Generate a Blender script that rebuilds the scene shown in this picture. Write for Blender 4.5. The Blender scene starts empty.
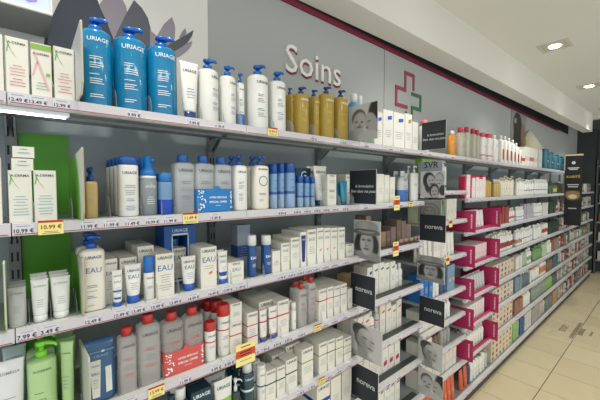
import bpy, math, random
from mathutils import Vector, Matrix
random.seed(7)
SC = bpy.context.scene
COL = SC.collection

# ------------------------------------------------------------------ camera
FPX, TH, PI_ = 323.0, math.radians(49.3), math.radians(2.3)
CAM = Vector((1.232, 0.0, 1.6))
cd = bpy.data.cameras.new('camera'); cam = bpy.data.objects.new('camera', cd); COL.objects.link(cam)
cd.sensor_width = 36.0; cd.lens = FPX / 600 * 36; cd.clip_start = 0.02; cd.clip_end = 60
cam.location = CAM; cam.rotation_euler = (math.pi / 2 - PI_, 0, TH)
SC.camera = cam
# ------------------------------------------------------------------ light and exposure
SC.view_settings.view_transform = 'Standard'; SC.view_settings.look = 'None'
SC.view_settings.gamma = 1; SC.view_settings.use_curve_mapping = False
SC.view_settings.exposure = -0.15
W = bpy.data.worlds.new('world'); SC.world = W; W.use_nodes = True
W.node_tree.nodes['Background'].inputs[0].default_value = (0.95, 0.99, 1.0, 1)
W.node_tree.nodes['Background'].inputs[1].default_value = 1.04
DOWN_W, FILL_W = 11.0, 20.0
def area(name, loc, sx, sy, watt, col):
    l = bpy.data.lights.new(name, 'AREA'); l.shape = 'RECTANGLE'; l.size = sx; l.size_y = sy
    l.energy = watt; l.color = col
    o = bpy.data.objects.new(name, l); COL.objects.link(o); o.location = loc
    return o
# unseen fill lights added overhead, beside and behind the camera
for py in (-0.9, 1.5, 3.9):
    area('room_fill_light', (2.7, py, 2.78), 0.6, 1.2, FILL_W, (1, 0.985, 0.95))

# photo column/row -> world point on a plane of the place
FW = Vector((-math.sin(TH) * math.cos(PI_), math.cos(TH) * math.cos(PI_), -math.sin(PI_)))
RT = Vector((math.cos(TH), math.sin(TH), 0)); UP = RT.cross(FW)
def ray(x, y): return FW + RT * ((x - 300) / FPX) + UP * ((200 - y) / FPX)
def onX(x, y, X): d = ray(x, y); return CAM + d * ((X - CAM.x) / d.x)
def onY(x, y, Y): d = ray(x, y); return CAM + d * ((Y - CAM.y) / d.y)
def onZ(x, y, Z): d = ray(x, y); return CAM + d * ((Z - CAM.z) / d.z)

# ------------------------------------------------------------------ materials
def lin(c):
    c = c / 255.0
    return c / 12.92 if c <= 0.04045 else ((c + 0.055) / 1.055) ** 2.4
_m = {}
def mat(rgb, rough=0.5, alpha=1.0, metal=0.0, emit=0.0, noise=0.0, nscale=8.0, coat=0.0):
    k = (tuple(rgb), rough, alpha, metal, emit, noise, nscale, coat)
    if k in _m: return _m[k]
    m = bpy.data.materials.new('mat_%02x%02x%02x' % tuple(int(v) for v in rgb)); m.use_nodes = True
    nt = m.node_tree; b = nt.nodes['Principled BSDF']
    col = (lin(rgb[0]), lin(rgb[1]), lin(rgb[2]), 1)
    b.inputs['Base Color'].default_value = col
    b.inputs['Roughness'].default_value = rough; b.inputs['Metallic'].default_value = metal
    b.inputs['Alpha'].default_value = alpha
    if coat: b.inputs['Coat Weight'].default_value = coat
    if emit:
        b.inputs['Emission Color'].default_value = col; b.inputs['Emission Strength'].default_value = emit
    if noise:
        tc = nt.nodes.new('ShaderNodeTexCoord'); n = nt.nodes.new('ShaderNodeTexNoise')
        n.inputs['Scale'].default_value = nscale; n.inputs['Detail'].default_value = 4
        nt.links.new(tc.outputs['Object'], n.inputs['Vector'])
        mx = nt.nodes.new('ShaderNodeMix'); mx.data_type = 'RGBA'
        mx.inputs[6].default_value = tuple(min(1, c * (1 + noise)) for c in col[:3]) + (1,)
        mx.inputs[7].default_value = tuple(c * (1 - noise) for c in col[:3]) + (1,)
        nt.links.new(n.outputs['Fac'], mx.inputs[0]); nt.links.new(mx.outputs[2], b.inputs['Base Color'])
    _m[k] = m
    return m
WHITE = (232, 231, 224); INK = (62, 66, 74); CARD = (226, 224, 212)
NAVY = (24, 72, 142); BLUE = (12, 92, 182); RED = (196, 44, 44)

def blob_mat(name, base, blobs, w, h):
    """flat print: soft ellipses (cx, cy, rx, ry, deg, grey or rgb, softness) in 0..1 of the panel, object x / z"""
    m = bpy.data.materials.new(name); m.use_nodes = True; nt = m.node_tree; b = nt.nodes['Principled BSDF']
    b.inputs['Roughness'].default_value = 0.45
    tc = nt.nodes.new('ShaderNodeTexCoord'); sp = nt.nodes.new('ShaderNodeMapping'); sp.vector_type = 'POINT'
    sp.inputs['Scale'].default_value = (1 / w, 0, 1 / h); sp.inputs['Location'].default_value = (0.5, 0, 0.5)
    nt.links.new(tc.outputs['Object'], sp.inputs['Vector'])
    def c3(g): return tuple(lin(v) for v in (g if isinstance(g, tuple) else (g, g, g))) + (1,)
    prev = None
    for cx, cy, rx, ry, deg, g, soft in blobs:
        mp = nt.nodes.new('ShaderNodeMapping'); mp.vector_type = 'TEXTURE'
        mp.inputs['Location'].default_value = (cx, 0, cy); mp.inputs['Rotation'].default_value = (0, math.radians(-deg), 0)
        mp.inputs['Scale'].default_value = (rx, 1, ry)
        nt.links.new(sp.outputs[0], mp.inputs['Vector'])
        ln = nt.nodes.new('ShaderNodeVectorMath'); ln.operation = 'LENGTH'; nt.links.new(mp.outputs[0], ln.inputs[0])
        mr = nt.nodes.new('ShaderNodeMapRange'); mr.interpolation_type = 'SMOOTHSTEP'
        mr.inputs[1].default_value = 1 - soft; mr.inputs[2].default_value = 1 + soft
        mr.inputs[3].default_value = 1; mr.inputs[4].default_value = 0
        nt.links.new(ln.outputs['Value'], mr.inputs[0])
        mx = nt.nodes.new('ShaderNodeMix'); mx.data_type = 'RGBA'
        nt.links.new(mr.outputs[0], mx.inputs[0])
        if prev is None: mx.inputs[6].default_value = c3(base)
        else: nt.links.new(prev, mx.inputs[6])
        mx.inputs[7].default_value = c3(g); prev = mx.outputs[2]
    nt.links.new(prev, b.inputs['Base Color'])
    return m

# ------------------------------------------------------------------ text
_t = {}
def text2d(s, size=1.0, bold=0.0):
    k = (s, bold)
    if k not in _t:
        cu = bpy.data.curves.new('lettering', 'FONT'); cu.body = s; cu.size = 1; cu.align_x = 'CENTER'; cu.align_y = 'CENTER'
        cu.resolution_u = 2; cu.offset = bold
        ob = bpy.data.objects.new('lettering', cu); me = bpy.data.meshes.new_from_object(ob)
        _t[k] = ([(v.co.x, v.co.y) for v in me.vertices], [tuple(p.vertices) for p in me.polygons])
        bpy.data.objects.remove(ob); bpy.data.curves.remove(cu); bpy.data.meshes.remove(me)
    vs, fs = _t[k]
    return [(x * size, y * size) for x, y in vs], fs
def text_w(s): vs, _ = text2d(s); return max(v[0] for v in vs) - min(v[0] for v in vs)

# ------------------------------------------------------------------ mesh builder
class MB:
    def __init__(s): s.v = []; s.f = []; s.mi = []; s.sm = []; s.mats = []
    def m(s, material):
        if material not in s.mats: s.mats.append(material)
        return s.mats.index(material)
    def add(s, vs, fs, material, smooth=False):
        o = len(s.v); s.v += [tuple(v) for v in vs]; i = s.m(material)
        for f in fs: s.f.append(tuple(o + a for a in f)); s.mi.append(i); s.sm.append(smooth)
    def box(s, x0, x1, y0, y1, z0, z1, material, ch=0.0):
        if ch <= 0:
            vs = [(x, y, z) for x in (x0, x1) for y in (y0, y1) for z in (z0, z1)]
            s.add(vs, [(0, 1, 3, 2), (4, 6, 7, 5), (0, 4, 5, 1), (2, 3, 7, 6), (0, 2, 6, 4), (1, 5, 7, 3)], material)
        else:
            a = [(x0 + ch, y0), (x1 - ch, y0), (x1, y0 + ch), (x1, y1 - ch), (x1 - ch, y1), (x0 + ch, y1), (x0, y1 - ch), (x0, y0 + ch)]
            s.prism(a, z0, z1, material)
    def prism(s, pts, z0, z1, material):
        n = len(pts)
        vs = [(x, y, z0) for x, y in pts] + [(x, y, z1) for x, y in pts]
        fs = [tuple(range(n - 1, -1, -1)), tuple(range(n, 2 * n))] + [(i, (i + 1) % n, n + (i + 1) % n, n + i) for i in range(n)]
        s.add(vs, fs, material)
    def loft(s, prof, material, n=20, cx=0, cy=0, caps=True, smooth=True):
        """prof: (z, rx, ry, exponent[, material]) sections, superellipse in x / y"""
        rings = []
        vs = []
        for sec in prof:
            z, rx, ry, e = sec[:4]
            for i in range(n):
                t = 2 * math.pi * i / n; c, d = math.cos(t), math.sin(t)
                vs.append((cx + rx * math.copysign(abs(c) ** (2 / e), c), cy + ry * math.copysign(abs(d) ** (2 / e), d), z))
        o = len(s.v); s.v += vs
        for k in range(len(prof) - 1):
            mm = prof[k][4] if len(prof[k]) > 4 else material
            i_ = s.m(mm)
            for i in range(n):
                j = (i + 1) % n
                s.f.append((o + k * n + i, o + k * n + j, o + (k + 1) * n + j, o + (k + 1) * n + i)); s.mi.append(i_); s.sm.append(smooth)
        if caps:
            i_ = s.m(prof[0][4] if len(prof[0]) > 4 else material)
            s.f.append(tuple(o + i for i in range(n - 1, -1, -1))); s.mi.append(i_); s.sm.append(False)
            i_ = s.m(prof[-2][4] if len(prof[-2]) > 4 else material)
            s.f.append(tuple(o + (len(prof) - 1) * n + i for i in range(n))); s.mi.append(i_); s.sm.append(False)
    def tube(s, p, r, material, n=8):
        p = [Vector(q) for q in p]; vs = []
        for k, q in enumerate(p):
            d = (p[min(k + 1, len(p) - 1)] - p[max(k - 1, 0)]).normalized()
            a = d.cross(Vector((0, 0, 1))); a = a.normalized() if a.length > 1e-4 else Vector((1, 0, 0)); b = d.cross(a)
            rr = r[k] if isinstance(r, (list, tuple)) else r
            vs += [q + (a * math.cos(2 * math.pi * i / n) + b * math.sin(2 * math.pi * i / n)) * rr for i in range(n)]
        fs = [(k * n + i, k * n + (i + 1) % n, (k + 1) * n + (i + 1) % n, (k + 1) * n + i) for k in range(len(p) - 1) for i in range(n)]
        fs += [tuple(range(n - 1, -1, -1)), tuple((len(p) - 1) * n + i for i in range(n))]
        s.add(vs, fs, material, True)
    # flat print on a front: surf(u, v) gives x; u = y, v = z
    def text(s, txt, u, v, size, surf, material, fit=None, bold=0.0):
        if fit: size = min(size, fit / max(1e-6, text_w(txt)))
        vs, fs = text2d(txt, size, bold)
        s.add([(surf(u + x, v + y), u + x, v + y) for x, y in vs], fs, material)
    def bar(s, u0, u1, v0, v1, surf, material, seg=4):
        vs = []; fs = []
        for i in range(seg + 1):
            u = u0 + (u1 - u0) * i / seg
            vs += [(surf(u, v0), u, v0), (surf(u, v1), u, v1)]
        for i in range(seg): fs.append((2 * i, 2 * i + 2, 2 * i + 3, 2 * i + 1))
        s.add(vs, fs, material)
    def lines(s, u, v, w, n, step, surf, material, th=0.0011, left=False):
        rnd = random.Random(int(abs(v) * 1e5) + n)
        for i in range(n):
            ww = w * rnd.uniform(0.55, 1)
            a = u - w / 2 if left else u - ww / 2
            s.bar(a, a + ww, v - i * step - th / 2, v - i * step + th / 2, surf, material)
    def poly(s, pts, material): s.add(pts, [tuple(range(len(pts)))], material)
    def mesh(s, name):
        me = bpy.data.meshes.new(name); me.from_pydata(s.v, [], s.f)
        for m_ in s.mats: me.materials.append(m_)
        me.polygons.foreach_set('material_index', s.mi); me.polygons.foreach_set('use_smooth', s.sm)
        me.update(); return me

# ------------------------------------------------------------------ objects
def link(name, data, parent=None, loc=None, rz=0.0):
    o = bpy.data.objects.new(name, data); COL.objects.link(o)
    if parent is not None: o.parent = parent
    if loc is not None: o.location = loc
    if rz: o.rotation_euler = (0, 0, rz)
    return o
def tag(o, label, cat, group=None):
    o['label'] = label; o['category'] = cat
    if group: o['group'] = group
    return o
def struct(name, mb, parent=None):
    o = link(name, mb.mesh(name), parent)
    if parent is None: o['kind'] = 'structure'
    return o
def thing(name, loc, label, cat, group=None):
    return tag(link(name, None, None, loc), label, cat, group)

# ================================================================== the room
BAY0, BW = -0.02, 0.597
def bayY(n): return BAY0 + BW * n
YEND, YFAR = bayY(9), 7.75
XL = 0.282                      # front of the shelf lips
CEIL = 2.79
M_WALL = mat((172, 175, 172), 0.7, noise=0.03, nscale=2)
M_BACK = mat((150, 160, 160), 0.6, noise=0.04, nscale=3)
M_STEEL = mat((150, 156, 154), 0.45, noise=0.03, nscale=5)
M_CEIL = mat((226, 224, 214), 0.8, noise=0.015, nscale=1.5)
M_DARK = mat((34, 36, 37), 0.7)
M_MAROON = mat((122, 24, 52), 0.5)

b = MB(); b.box(-0.12, -0.006, -1.6, 7.95, 0, 3.1, M_WALL); wall_left = struct('wall_left', b)
b = MB(); b.box(-0.005, 0.0, -1.6, YFAR, 0.0, 1.80, M_BACK); struct('trim_1', b)      # shelf back panel
b = MB(); b.box(-1.5, 4.6, 8.3, 8.4, 0, 3.1, mat((92, 96, 98), 0.7, noise=0.05)); struct('wall_back', b)
b = MB(); b.box(-1.5, 4.6, -1.6, 7.16, CEIL, CEIL + 0.08, M_CEIL); struct('ceiling', b)
# slatted ceiling beyond the bulkhead
b = MB(); b.box(-1.5, 4.6, 7.3, 8.3, 2.95, 3.0, mat((130, 132, 132), 0.7)); fc = struct('ceiling_far', b)
b = MB()
b.box(0, 4.6, 0, 0.045, -0.012, 0.0, mat((150, 152, 152), 0.6)); me = b.mesh('slat')
for i in range(12): link('slat', me, fc, (0, 7.32 + i * 0.08, 2.95))
b = MB(); b.box(-1.5, 4.6, 7.16, 7.3, 2.72, 2.98, M_CEIL); struct('trim_2', b)
# bulkhead (soffit) along the wall
xo = lambda Y: .184 + .0233 * (Y - 1.7)
xi = lambda Y: max(.004, .008 + .030 * (Y - 1.0))
b = MB(); ys = (-1.6, .87, 2.4, 4.5, 7.12)
b.prism([(xo(y), y) for y in ys] + [(xi(y), y) for y in ys[::-1]], 2.507, CEIL - .0005, M_CEIL); struct('trim_3', b)
b = MB(); ys = (1.0, 2.4, 4.5, 7.12); b.prism([(xi(y) - .0005, y) for y in ys] + [(.0025, 7.12), (.0025, 1.0)], 2.70, 2.72, M_DARK); b.box(-0.006, 0.002, -1.6, 7.12, 2.503, 2.76, M_DARK); struct('gap_shade', b)  # black colour stands in for the shade in the gap behind the bulkhead
b = MB(); b.box(-0.006, 0.004, -1.6, 6.4, 2.476, 2.5025, M_MAROON); struct('trim_5', b)
# panel joints on the grey wall
for yj in (1.775,):
    b = MB(); b.box(-0.006, -0.0045, yj - 0.002, yj + 0.002, 1.80, 2.476, mat((120, 122, 120), 0.8)); struct('trim_6', b)

# floor of square tiles with joints
M_GROUT = mat((92, 78, 56), 0.9)
b = MB(); b.box(-0.2, 2.07, -1.2, 8.3, -0.06, -0.003, M_GROUT); floor = struct('floor', b)
TS = 0.372; x0f, y0f = 0.578 - TS, 3.07 - TS * 12
M_TILES = [mat(c, 0.33, noise=0.07, nscale=5) for c in ((214, 200, 164), (219, 206, 171), (209, 194, 158), (216, 203, 167))]
tile_me = []
for m_ in M_TILES:
    b = MB(); g = 0.003
    b.box(g, TS - g, g, TS - g, -0.02, 0.0, m_); tile_me.append(b.mesh('tile'))
for i in range(0, 11):
    for j in range(0, 27):
        X, Y = x0f + i * TS, y0f + j * TS
        if X + TS > 2.08 or Y > 7.95 or Y < -1.2: continue
        link('floor_tile', random.choice(tile_me), floor, (X, Y, 0))

# lotus panel on the wall above the first bay
b = MB(); b.box(-0.006, 0.001, -1.2, 0.576, 1.80, 2.476, mat((226, 224, 218), 0.55)); panel = struct('trim_7', b)
PET = [((56, 66, 80), [(40, 70), (46, 30), (58, 4), (66, -10), (80, -24), (92, -14), (99, 4), (106, 20), (114, 40), (112, 70)]),
       ((150, 143, 152), [(99, 5), (104, -2), (112, -6), (121, -3), (126, 6), (128, 16), (122, 30), (114, 40), (106, 20)]),
       ((92, 94, 102), [(114, 40), (118, 30), (126, 14), (134, 0), (142, 8), (148, 18), (151, 30), (150, 70), (112, 70)]),
       ((150, 143, 152), [(150, 30), (157, 36), (164, 24), (171.8, 17), (174, 22), (175.3, 28), (174.8, 38), (170, 52), (160, 66), (150, 66)]),
       ((140, 136, 146), [(179, 38), (182, 32), (185.4, 28), (186.5, 33), (184, 37)]),
       ((150, 145, 156), [(168, 60), (172, 52), (182, 45), (192.5, 41), (191, 46), (187, 51), (180, 56), (173, 59)]),
       ((84, 88, 92), [(152, 62), (160, 52), (170, 43.5), (177, 40), (184, 36), (193.7, 30), (192, 36), (188, 42), (182, 47), (173, 52), (166, 60)])]
for i, (c, pts) in enumerate(PET):
    b = MB(); X = 0.0013 + i * 0.0004
    q = [onX(x, y, X) for x, y in pts]
    n = len(q); bk = [(0.0011, p.y, p.z) for p in q]; fr = [(X, p.y, min(p.z, 2.475)) for p in q]
    b.add(bk + fr, [tuple(range(n, 2 * n))[::-1]] + [(k, (k + 1) % n, n + (k + 1) % n, n + k) for k in range(n)], mat(c, 0.55))
    link('petal_print', b.mesh('petal_print'), panel)

# uprights with slots between the bays
M_UP = mat((120, 126, 126), 0.5)
for n in range(0, 14):
    y = bayY(n)
    b = MB(); b.box(0.0, 0.022, y - 0.013, y + 0.013, 0.1, 1.80, M_UP)
    for sx in (-0.006, 0.006):
        for k in range(34):
            z = 0.14 + k * 0.05
            b.box(0.0215, 0.0224, y + sx - 0.0025, y + sx + 0.0025, z, z + 0.026, M_DARK)
    struct('trim_8', b)

# plinth under the shelving
b = MB(); b.box(0.03, 0.262, -1.2, YFAR, 0.0, 0.062, mat((70, 68, 66), 0.6)); struct('baseboard_left', b)

# ================================================================== shelves
LIP = 0.028
LV = {1: 1.780, 2: 1.491, 3: 1.251, 4: 1.004, 5: 0.770, 6: 0.556, 7: 0.330, 8: 0.074}
LV3 = {1: 1.780, 2: 1.549, 3: 1.352, 4: 1.112, 5: 0.872, 6: 0.690, 7: 0.512, 8: 0.330, 9: 0.074}
ORD = ['', 'first', 'second', 'third', 'fourth', 'fifth', 'sixth', 'seventh', 'eighth', 'ninth', 'tenth', 'eleventh', 'twelfth', 'thirteenth',
       'fourteenth', 'fifteenth', 'sixteenth', 'seventeenth', 'eighteenth', 'nineteenth', 'twentieth'] + ['%dth' % i for i in range(21, 60)]
def lv(bay): return LV3 if bay == 3 else LV
def top(bay, s): return lv(bay)[s] + LIP
def shelf_word(bay, s):
    return 'top' if s == 1 else 'bottom' if s == len(lv(bay)) else ORD[s]
def bay_word(bay): return 'leftmost' if bay == 0 else ORD[bay + 1]
M_LIP = mat((214, 213, 208), 0.4); M_STRIP = mat((198, 196, 200), 0.35, coat=0.3); M_RLINE = mat((170, 40, 70), 0.5)
M_TAG = mat((206, 205, 214), 0.5); M_BLK = mat((30, 30, 36), 0.6)
M_YEL = mat((240, 228, 146), 0.5); M_ORG = mat((206, 72, 36), 0.5); M_PRED = mat((184, 28, 32), 0.5)
M_CLEAR = mat((205, 212, 212), 0.12, alpha=0.22)
M_LBLUE = mat((196, 200, 220), 0.5)
SHELF = {}
def bay_seg(bay): return bayY(bay), bayY(bay + 1)
_strip = {}
def make_shelf(bay, s):
    z = lv(bay)[s]; y0, y1 = bay_seg(bay); yc = (y0 + y1) / 2; hw = (y1 - y0) / 2 - 0.001
    far = bay > 8
    root = thing('shelf', (0, yc, z), 'white steel shelf with price strip, %s level, %s bay' % (shelf_word(bay, s), bay_word(bay) if bay == 0 else bay_word(bay) + ' from left' if bay > 0 else 'cut off'),
                 'shelf', 'steel wall shelves')
    k = 'proto' + str(far)
    if k not in _strip:
        b = MB(); b.box(0.0225, 0.262, -hw, hw, LIP - 0.014, LIP, M_STEEL)
        b.box(0.10, 0.13, -hw + 0.012, hw - 0.012, LIP - 0.022, LIP - 0.014, M_STEEL); board = b.mesh('board')
        b = MB(); b.box(0.262, 0.280, -hw, hw, 0.0, LIP, M_LIP); lip = b.mesh('front_lip')
        b = MB(); b.add([(0.2795, -hw, 0.001), (0.2855, -hw, 0.002), (0.2825, -hw, LIP - 0.001), (0.2795, -hw, LIP - 0.001),
                         (0.2795, hw, 0.001), (0.2855, hw, 0.002), (0.2825, hw, LIP - 0.001), (0.2795, hw, LIP - 0.001)],
                        [(0, 1, 2, 3), (7, 6, 5, 4), (0, 4, 5, 1), (1, 5, 6, 2), (2, 6, 7, 3), (3, 7, 4, 0)], M_STRIP); strip = b.mesh('price_strip')
        b = MB(); b.box(0.2847, 0.2860, -hw + 0.004, hw - 0.004, 0.0035, 0.0052, M_RLINE); red = b.mesh('red_line')
        b = MB()
        for sy in (-1, 1):
            pass
        b.add([(0.0226, -0.002, LIP - 0.022), (0.0226, 0.002, LIP - 0.022), (0.09, -0.002, LIP - 0.022), (0.09, 0.002, LIP - 0.022),
               (0.075, -0.002, LIP - 0.035), (0.075, 0.002, LIP - 0.035), (0.035, -0.002, LIP - 0.065), (0.035, 0.002, LIP - 0.065),
               (0.0226, -0.002, LIP - 0.068), (0.0226, 0.002, LIP - 0.068)],
              [(0, 2, 4, 6, 8), (9, 7, 5, 3, 1), (0, 1, 3, 2), (2, 3, 5, 4), (4, 5, 7, 6), (6, 7, 9, 8), (8, 9, 1, 0)], M_STEEL)
        br = b.mesh('bracket')
        _strip[k] = (board, lip, strip, red, br)
    board, lip, strip, red, br = _strip[k]
    link('board', board, root); link('front_lip', lip, root); st = link('price_strip', strip, root)
    if bay < 5: link('red_line', red, st)
    if s < len(lv(bay)):
        for yy in (-hw + 0.008, hw - 0.008): link('bracket', br, root, (0, yy, 0))
    if bay == 2 and s in (3, 4, 5, 6, 7):
        if 'rail' not in _strip:
            b = MB(); b.box(.226, .261, -hw + .01, hw - .01, LIP, LIP + .004, mat((70, 74, 74), .5)); _strip['rail'] = b.mesh('dark_rail')
        link('dark_rail', _strip['rail'], root)
    SHELF[(bay, s)] = root
    return root
for bay in range(-1, 9):
    for s in lv(bay): make_shelf(bay, s)
for bay in range(9, 13):
    for s in range(2, 9): make_shelf(bay, s)

# price tags --------------------------------------------------------
_tags = {}
def slope_x(z): return 0.2855 - (z - 0.002) / (LIP - 0.003) * 0.003
def tag_mesh(txt, w, promo=False):
    k = (txt, w, promo)
    if k in _tags: return _tags[k]
    b = MB(); pr = MB()
    if not promo:
        z0, z1 = 0.004, LIP - 0.003; e = 0.0006
        b.add([(slope_x(z0) + .0001, -w / 2, z0), (slope_x(z0) + e, -w / 2, z0), (slope_x(z1) + e, -w / 2, z1), (slope_x(z1) + .0001, -w / 2, z1),
               (slope_x(z0) + .0001, w / 2, z0), (slope_x(z0) + e, w / 2, z0), (slope_x(z1) + e, w / 2, z1), (slope_x(z1) + .0001, w / 2, z1)],
              [(0, 1, 2, 3), (7, 6, 5, 4), (0, 4, 5, 1), (1, 5, 6, 2), (2, 6, 7, 3), (3, 7, 4, 0)], M_TAG)
        sf = lambda u, v: slope_x(v) + e + 0.0004
        if txt: pr.text(txt, 0, 0.0108, 0.0150, sf, M_BLK, fit=w * 0.94, bold=0.02)
        else: pr.bar(-w * .34, w * .34, 0.008, 0.0125, sf, mat((96, 96, 104), 0.6), 1)
        pr.lines(0, 0.0215, w * 0.8, 1, 0.003, sf, mat((120, 120, 126), 0.6))
    else:
        hgt = promo; z1 = LIP + 0.004; z0 = z1 - hgt if hgt < 0.05 else -0.012; z1 = z0 + hgt
        b.box(0.2868, 0.2876, -w / 2, w / 2, z0, z1, M_YEL)
        sf = lambda u, v: 0.2880
        if hgt < 0.05:
            pr.bar(-w / 2, w / 2, z1 - 0.005, z1, sf, M_PRED, 1)
            pr.text(txt or '', 0, z0 + hgt * 0.52, 0.0145, sf, mat((150, 40, 30), 0.5), fit=w * 0.8, bold=0.02) if txt else pr.bar(-w * .36, w * .36, z0 + hgt * .42, z0 + hgt * .62, sf, mat((150, 40, 30), .5), 1)
            pr.lines(0, z0 + 0.007, w * 0.85, 2, 0.0035, sf, mat((110, 90, 60), .6))
        else:
            pr.bar(-w / 2, w / 2, z0 + hgt * 0.38, z0 + hgt * 0.72, sf, M_ORG, 1)
            sf2 = lambda u, v: 0.2883
            pr.lines(0, z0 + hgt * 0.62, w * 0.7, 2, hgt * 0.13, sf2, mat((70, 24, 18), .6), th=hgt * 0.05)
            pr.lines(0, z0 + hgt * 0.86, w * 0.7, 1, 0.003, sf, mat((190, 90, 60), .6), th=hgt * 0.06)
            pr.lines(0, z0 + hgt * 0.22, w * 0.9, 1, 0.003, sf, mat((190, 110, 60), .6), th=hgt * 0.03)
    _tags[k] = (b.mesh('price_tag'), pr.mesh('printed_price'))
    return _tags[k]
def price(bay, s, px, txt, w=0.038, promo=False, free=False):
    z = lv(bay)[s] + 0.01
    d = ray(px, 0); y = None
    # column px on the strip at this height
    lo, hi = -1.0, 9.0
    for _ in range(40):
        mid = (lo + hi) / 2; v = Vector((XL, mid, z)) - CAM
        if 300 + FPX * v.dot(RT) / v.dot(FW) < px: lo = mid
        else: hi = mid
    root = SHELF[(bay, s)]; a, p = tag_mesh(txt, w, promo)
    y = min(max(lo, bayY(bay) + w / 2 + 0.002), bayY(bay + 1) - w / 2 - 0.002)
    if free: y = lo
    o = link('promo_tag' if promo else 'price_tag', a, root, (0, y - root.location.y, 0))
    if promo: o['label'] = 'yellow promotional price tag'
    link('lettering', p, o)
for bay, s, lst in [
    (0, 1, [(15, '12.49 €'), (38, '13.49 €'), (62, '12.99 €'), (134, '9.99 €'), (194, '7.99 €'), (219, '11.99 €')]),
    (0, 2, [(19, '10.99 €'), (89, '11.99 €'), (111, '11.99 €'), (132, '11.49 €'), (152, '10.99 €'), (170, '11.99 €'), (215, '17.49 €')]),
    (0, 3, [(17, '7.99 €'), (50, '3.49 €'), (93, '12.49 €'), (121, '12.49 €'), (138, '13.49 €'), (157, '10.49 €'), (175, '13.49 €'), (193, '14.49 €'), (213, '14.49 €'), (227, '13.99 €'), (240, '11.99 €')]),
    (0, 4, [(130, '13.99 €'), (185, '11.99 €'), (216, '9.99 €'), (229, '9.99 €'), (241, '11.99 €')]),
    (1, 1, [(313, '9.99 €'), (343, '11.99 €')]),
    (1, 2, [(282, '9.99 €'), (297, '9.99 €'), (307, '9.99 €'), (317, '9.99 €'), (326, '9.99 €'), (335, '9.99 €'), (345, '9.99 €')]),
    (1, 3, [(281, '11.99 €'), (291, '13.49 €'), (300, '13.49 €'), (308, '13.49 €'), (316, '14.49 €'), (325, '14.49 €'), (334, '14.49 €'), (345, '11.99 €')]),
    (1, 4, [(254, '11.99 €'), (265, '7.99 €'), (277, '9.99 €'), (288, '9.99 €'), (301, '13.49 €'), (324, '12.49 €'), (334, '12.49 €'), (344, '12.49 €')]),
    (1, 5, [(300, '11.99 €'), (311, '11.49 €'), (328, '11.49 €'), (338, '11.49 €'), (348, '11.99 €')])]:
    for px, t in lst: price(bay, s, px, t, .033 if (bay, s) == (0, 1) else .036)
price(0, 2, 51, '10.99 €', 0.047, 0.033); price(0, 2, 190, '11.49 €', 0.046, 0.032)
price(0, 4, 156, '13.99 €', 0.044, 0.033); price(1, 1, 272, '10.99 €', 0.042, 0.030)
price(1, 4, 245, None, 0.076, 0.074, True); price(1, 4, 317, '9.99 €', 0.040, 0.030); price(1, 5, 321, '9.99 €', 0.040, 0.030)
price(1, 5, 259, '9.99 €', 0.045, 0.033)
price(2, 2, 396, None, 0.052, 0.075); price(2, 3, 395, None, 0.052, 0.075); price(2, 2, 410, None, 0.042, 0.028)
price(3, 4, 447, None, 0.045, 0.06); price(3, 3, 450, None, 0.045, 0.06)
for bay in range(2, 9):
    for s in lv(bay):
        if bay >= 6 and s > 4: continue
        n = 6 if bay < 5 else 5
        for k in range(n):
            if bay in (2, 3) and k in (1, 4): continue
            root = SHELF[(bay, s)]; a, p = tag_mesh('', 0.05)
            o = link('price_tag', a, root, (0, -BW / 2 + BW * (k + 0.5) / n, 0)); link('lettering', p, o)

# ================================================================== products
LABELS = {}
def flat(x): return lambda u, v: x
def surf_of(prof, eps=0.0006):
    def f(u, v):
        for k in range(len(prof) - 1):
            if v <= prof[k + 1][0] or k == len(prof) - 2:
                a, c = prof[k], prof[k + 1]; t = 0 if c[0] == a[0] else min(1, max(0, (v - a[0]) / (c[0] - a[0])))
                rx, ry, e = (a[i] + (c[i] - a[i]) * t for i in (1, 2, 3))
                q = min(0.999, abs(u) / max(ry, 1e-6))
                return rx * (1 - q ** e) ** (1 / e) + eps
    return f
TXT_DK = mat((70, 74, 84), 0.5); TXT_GY = mat((140, 144, 150), 0.6); TXT_BL = mat((70, 110, 170), 0.5); TXT_RD = mat((200, 80, 80), 0.5)
TXT_WH = mat((235, 240, 242), 0.5)

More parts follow.
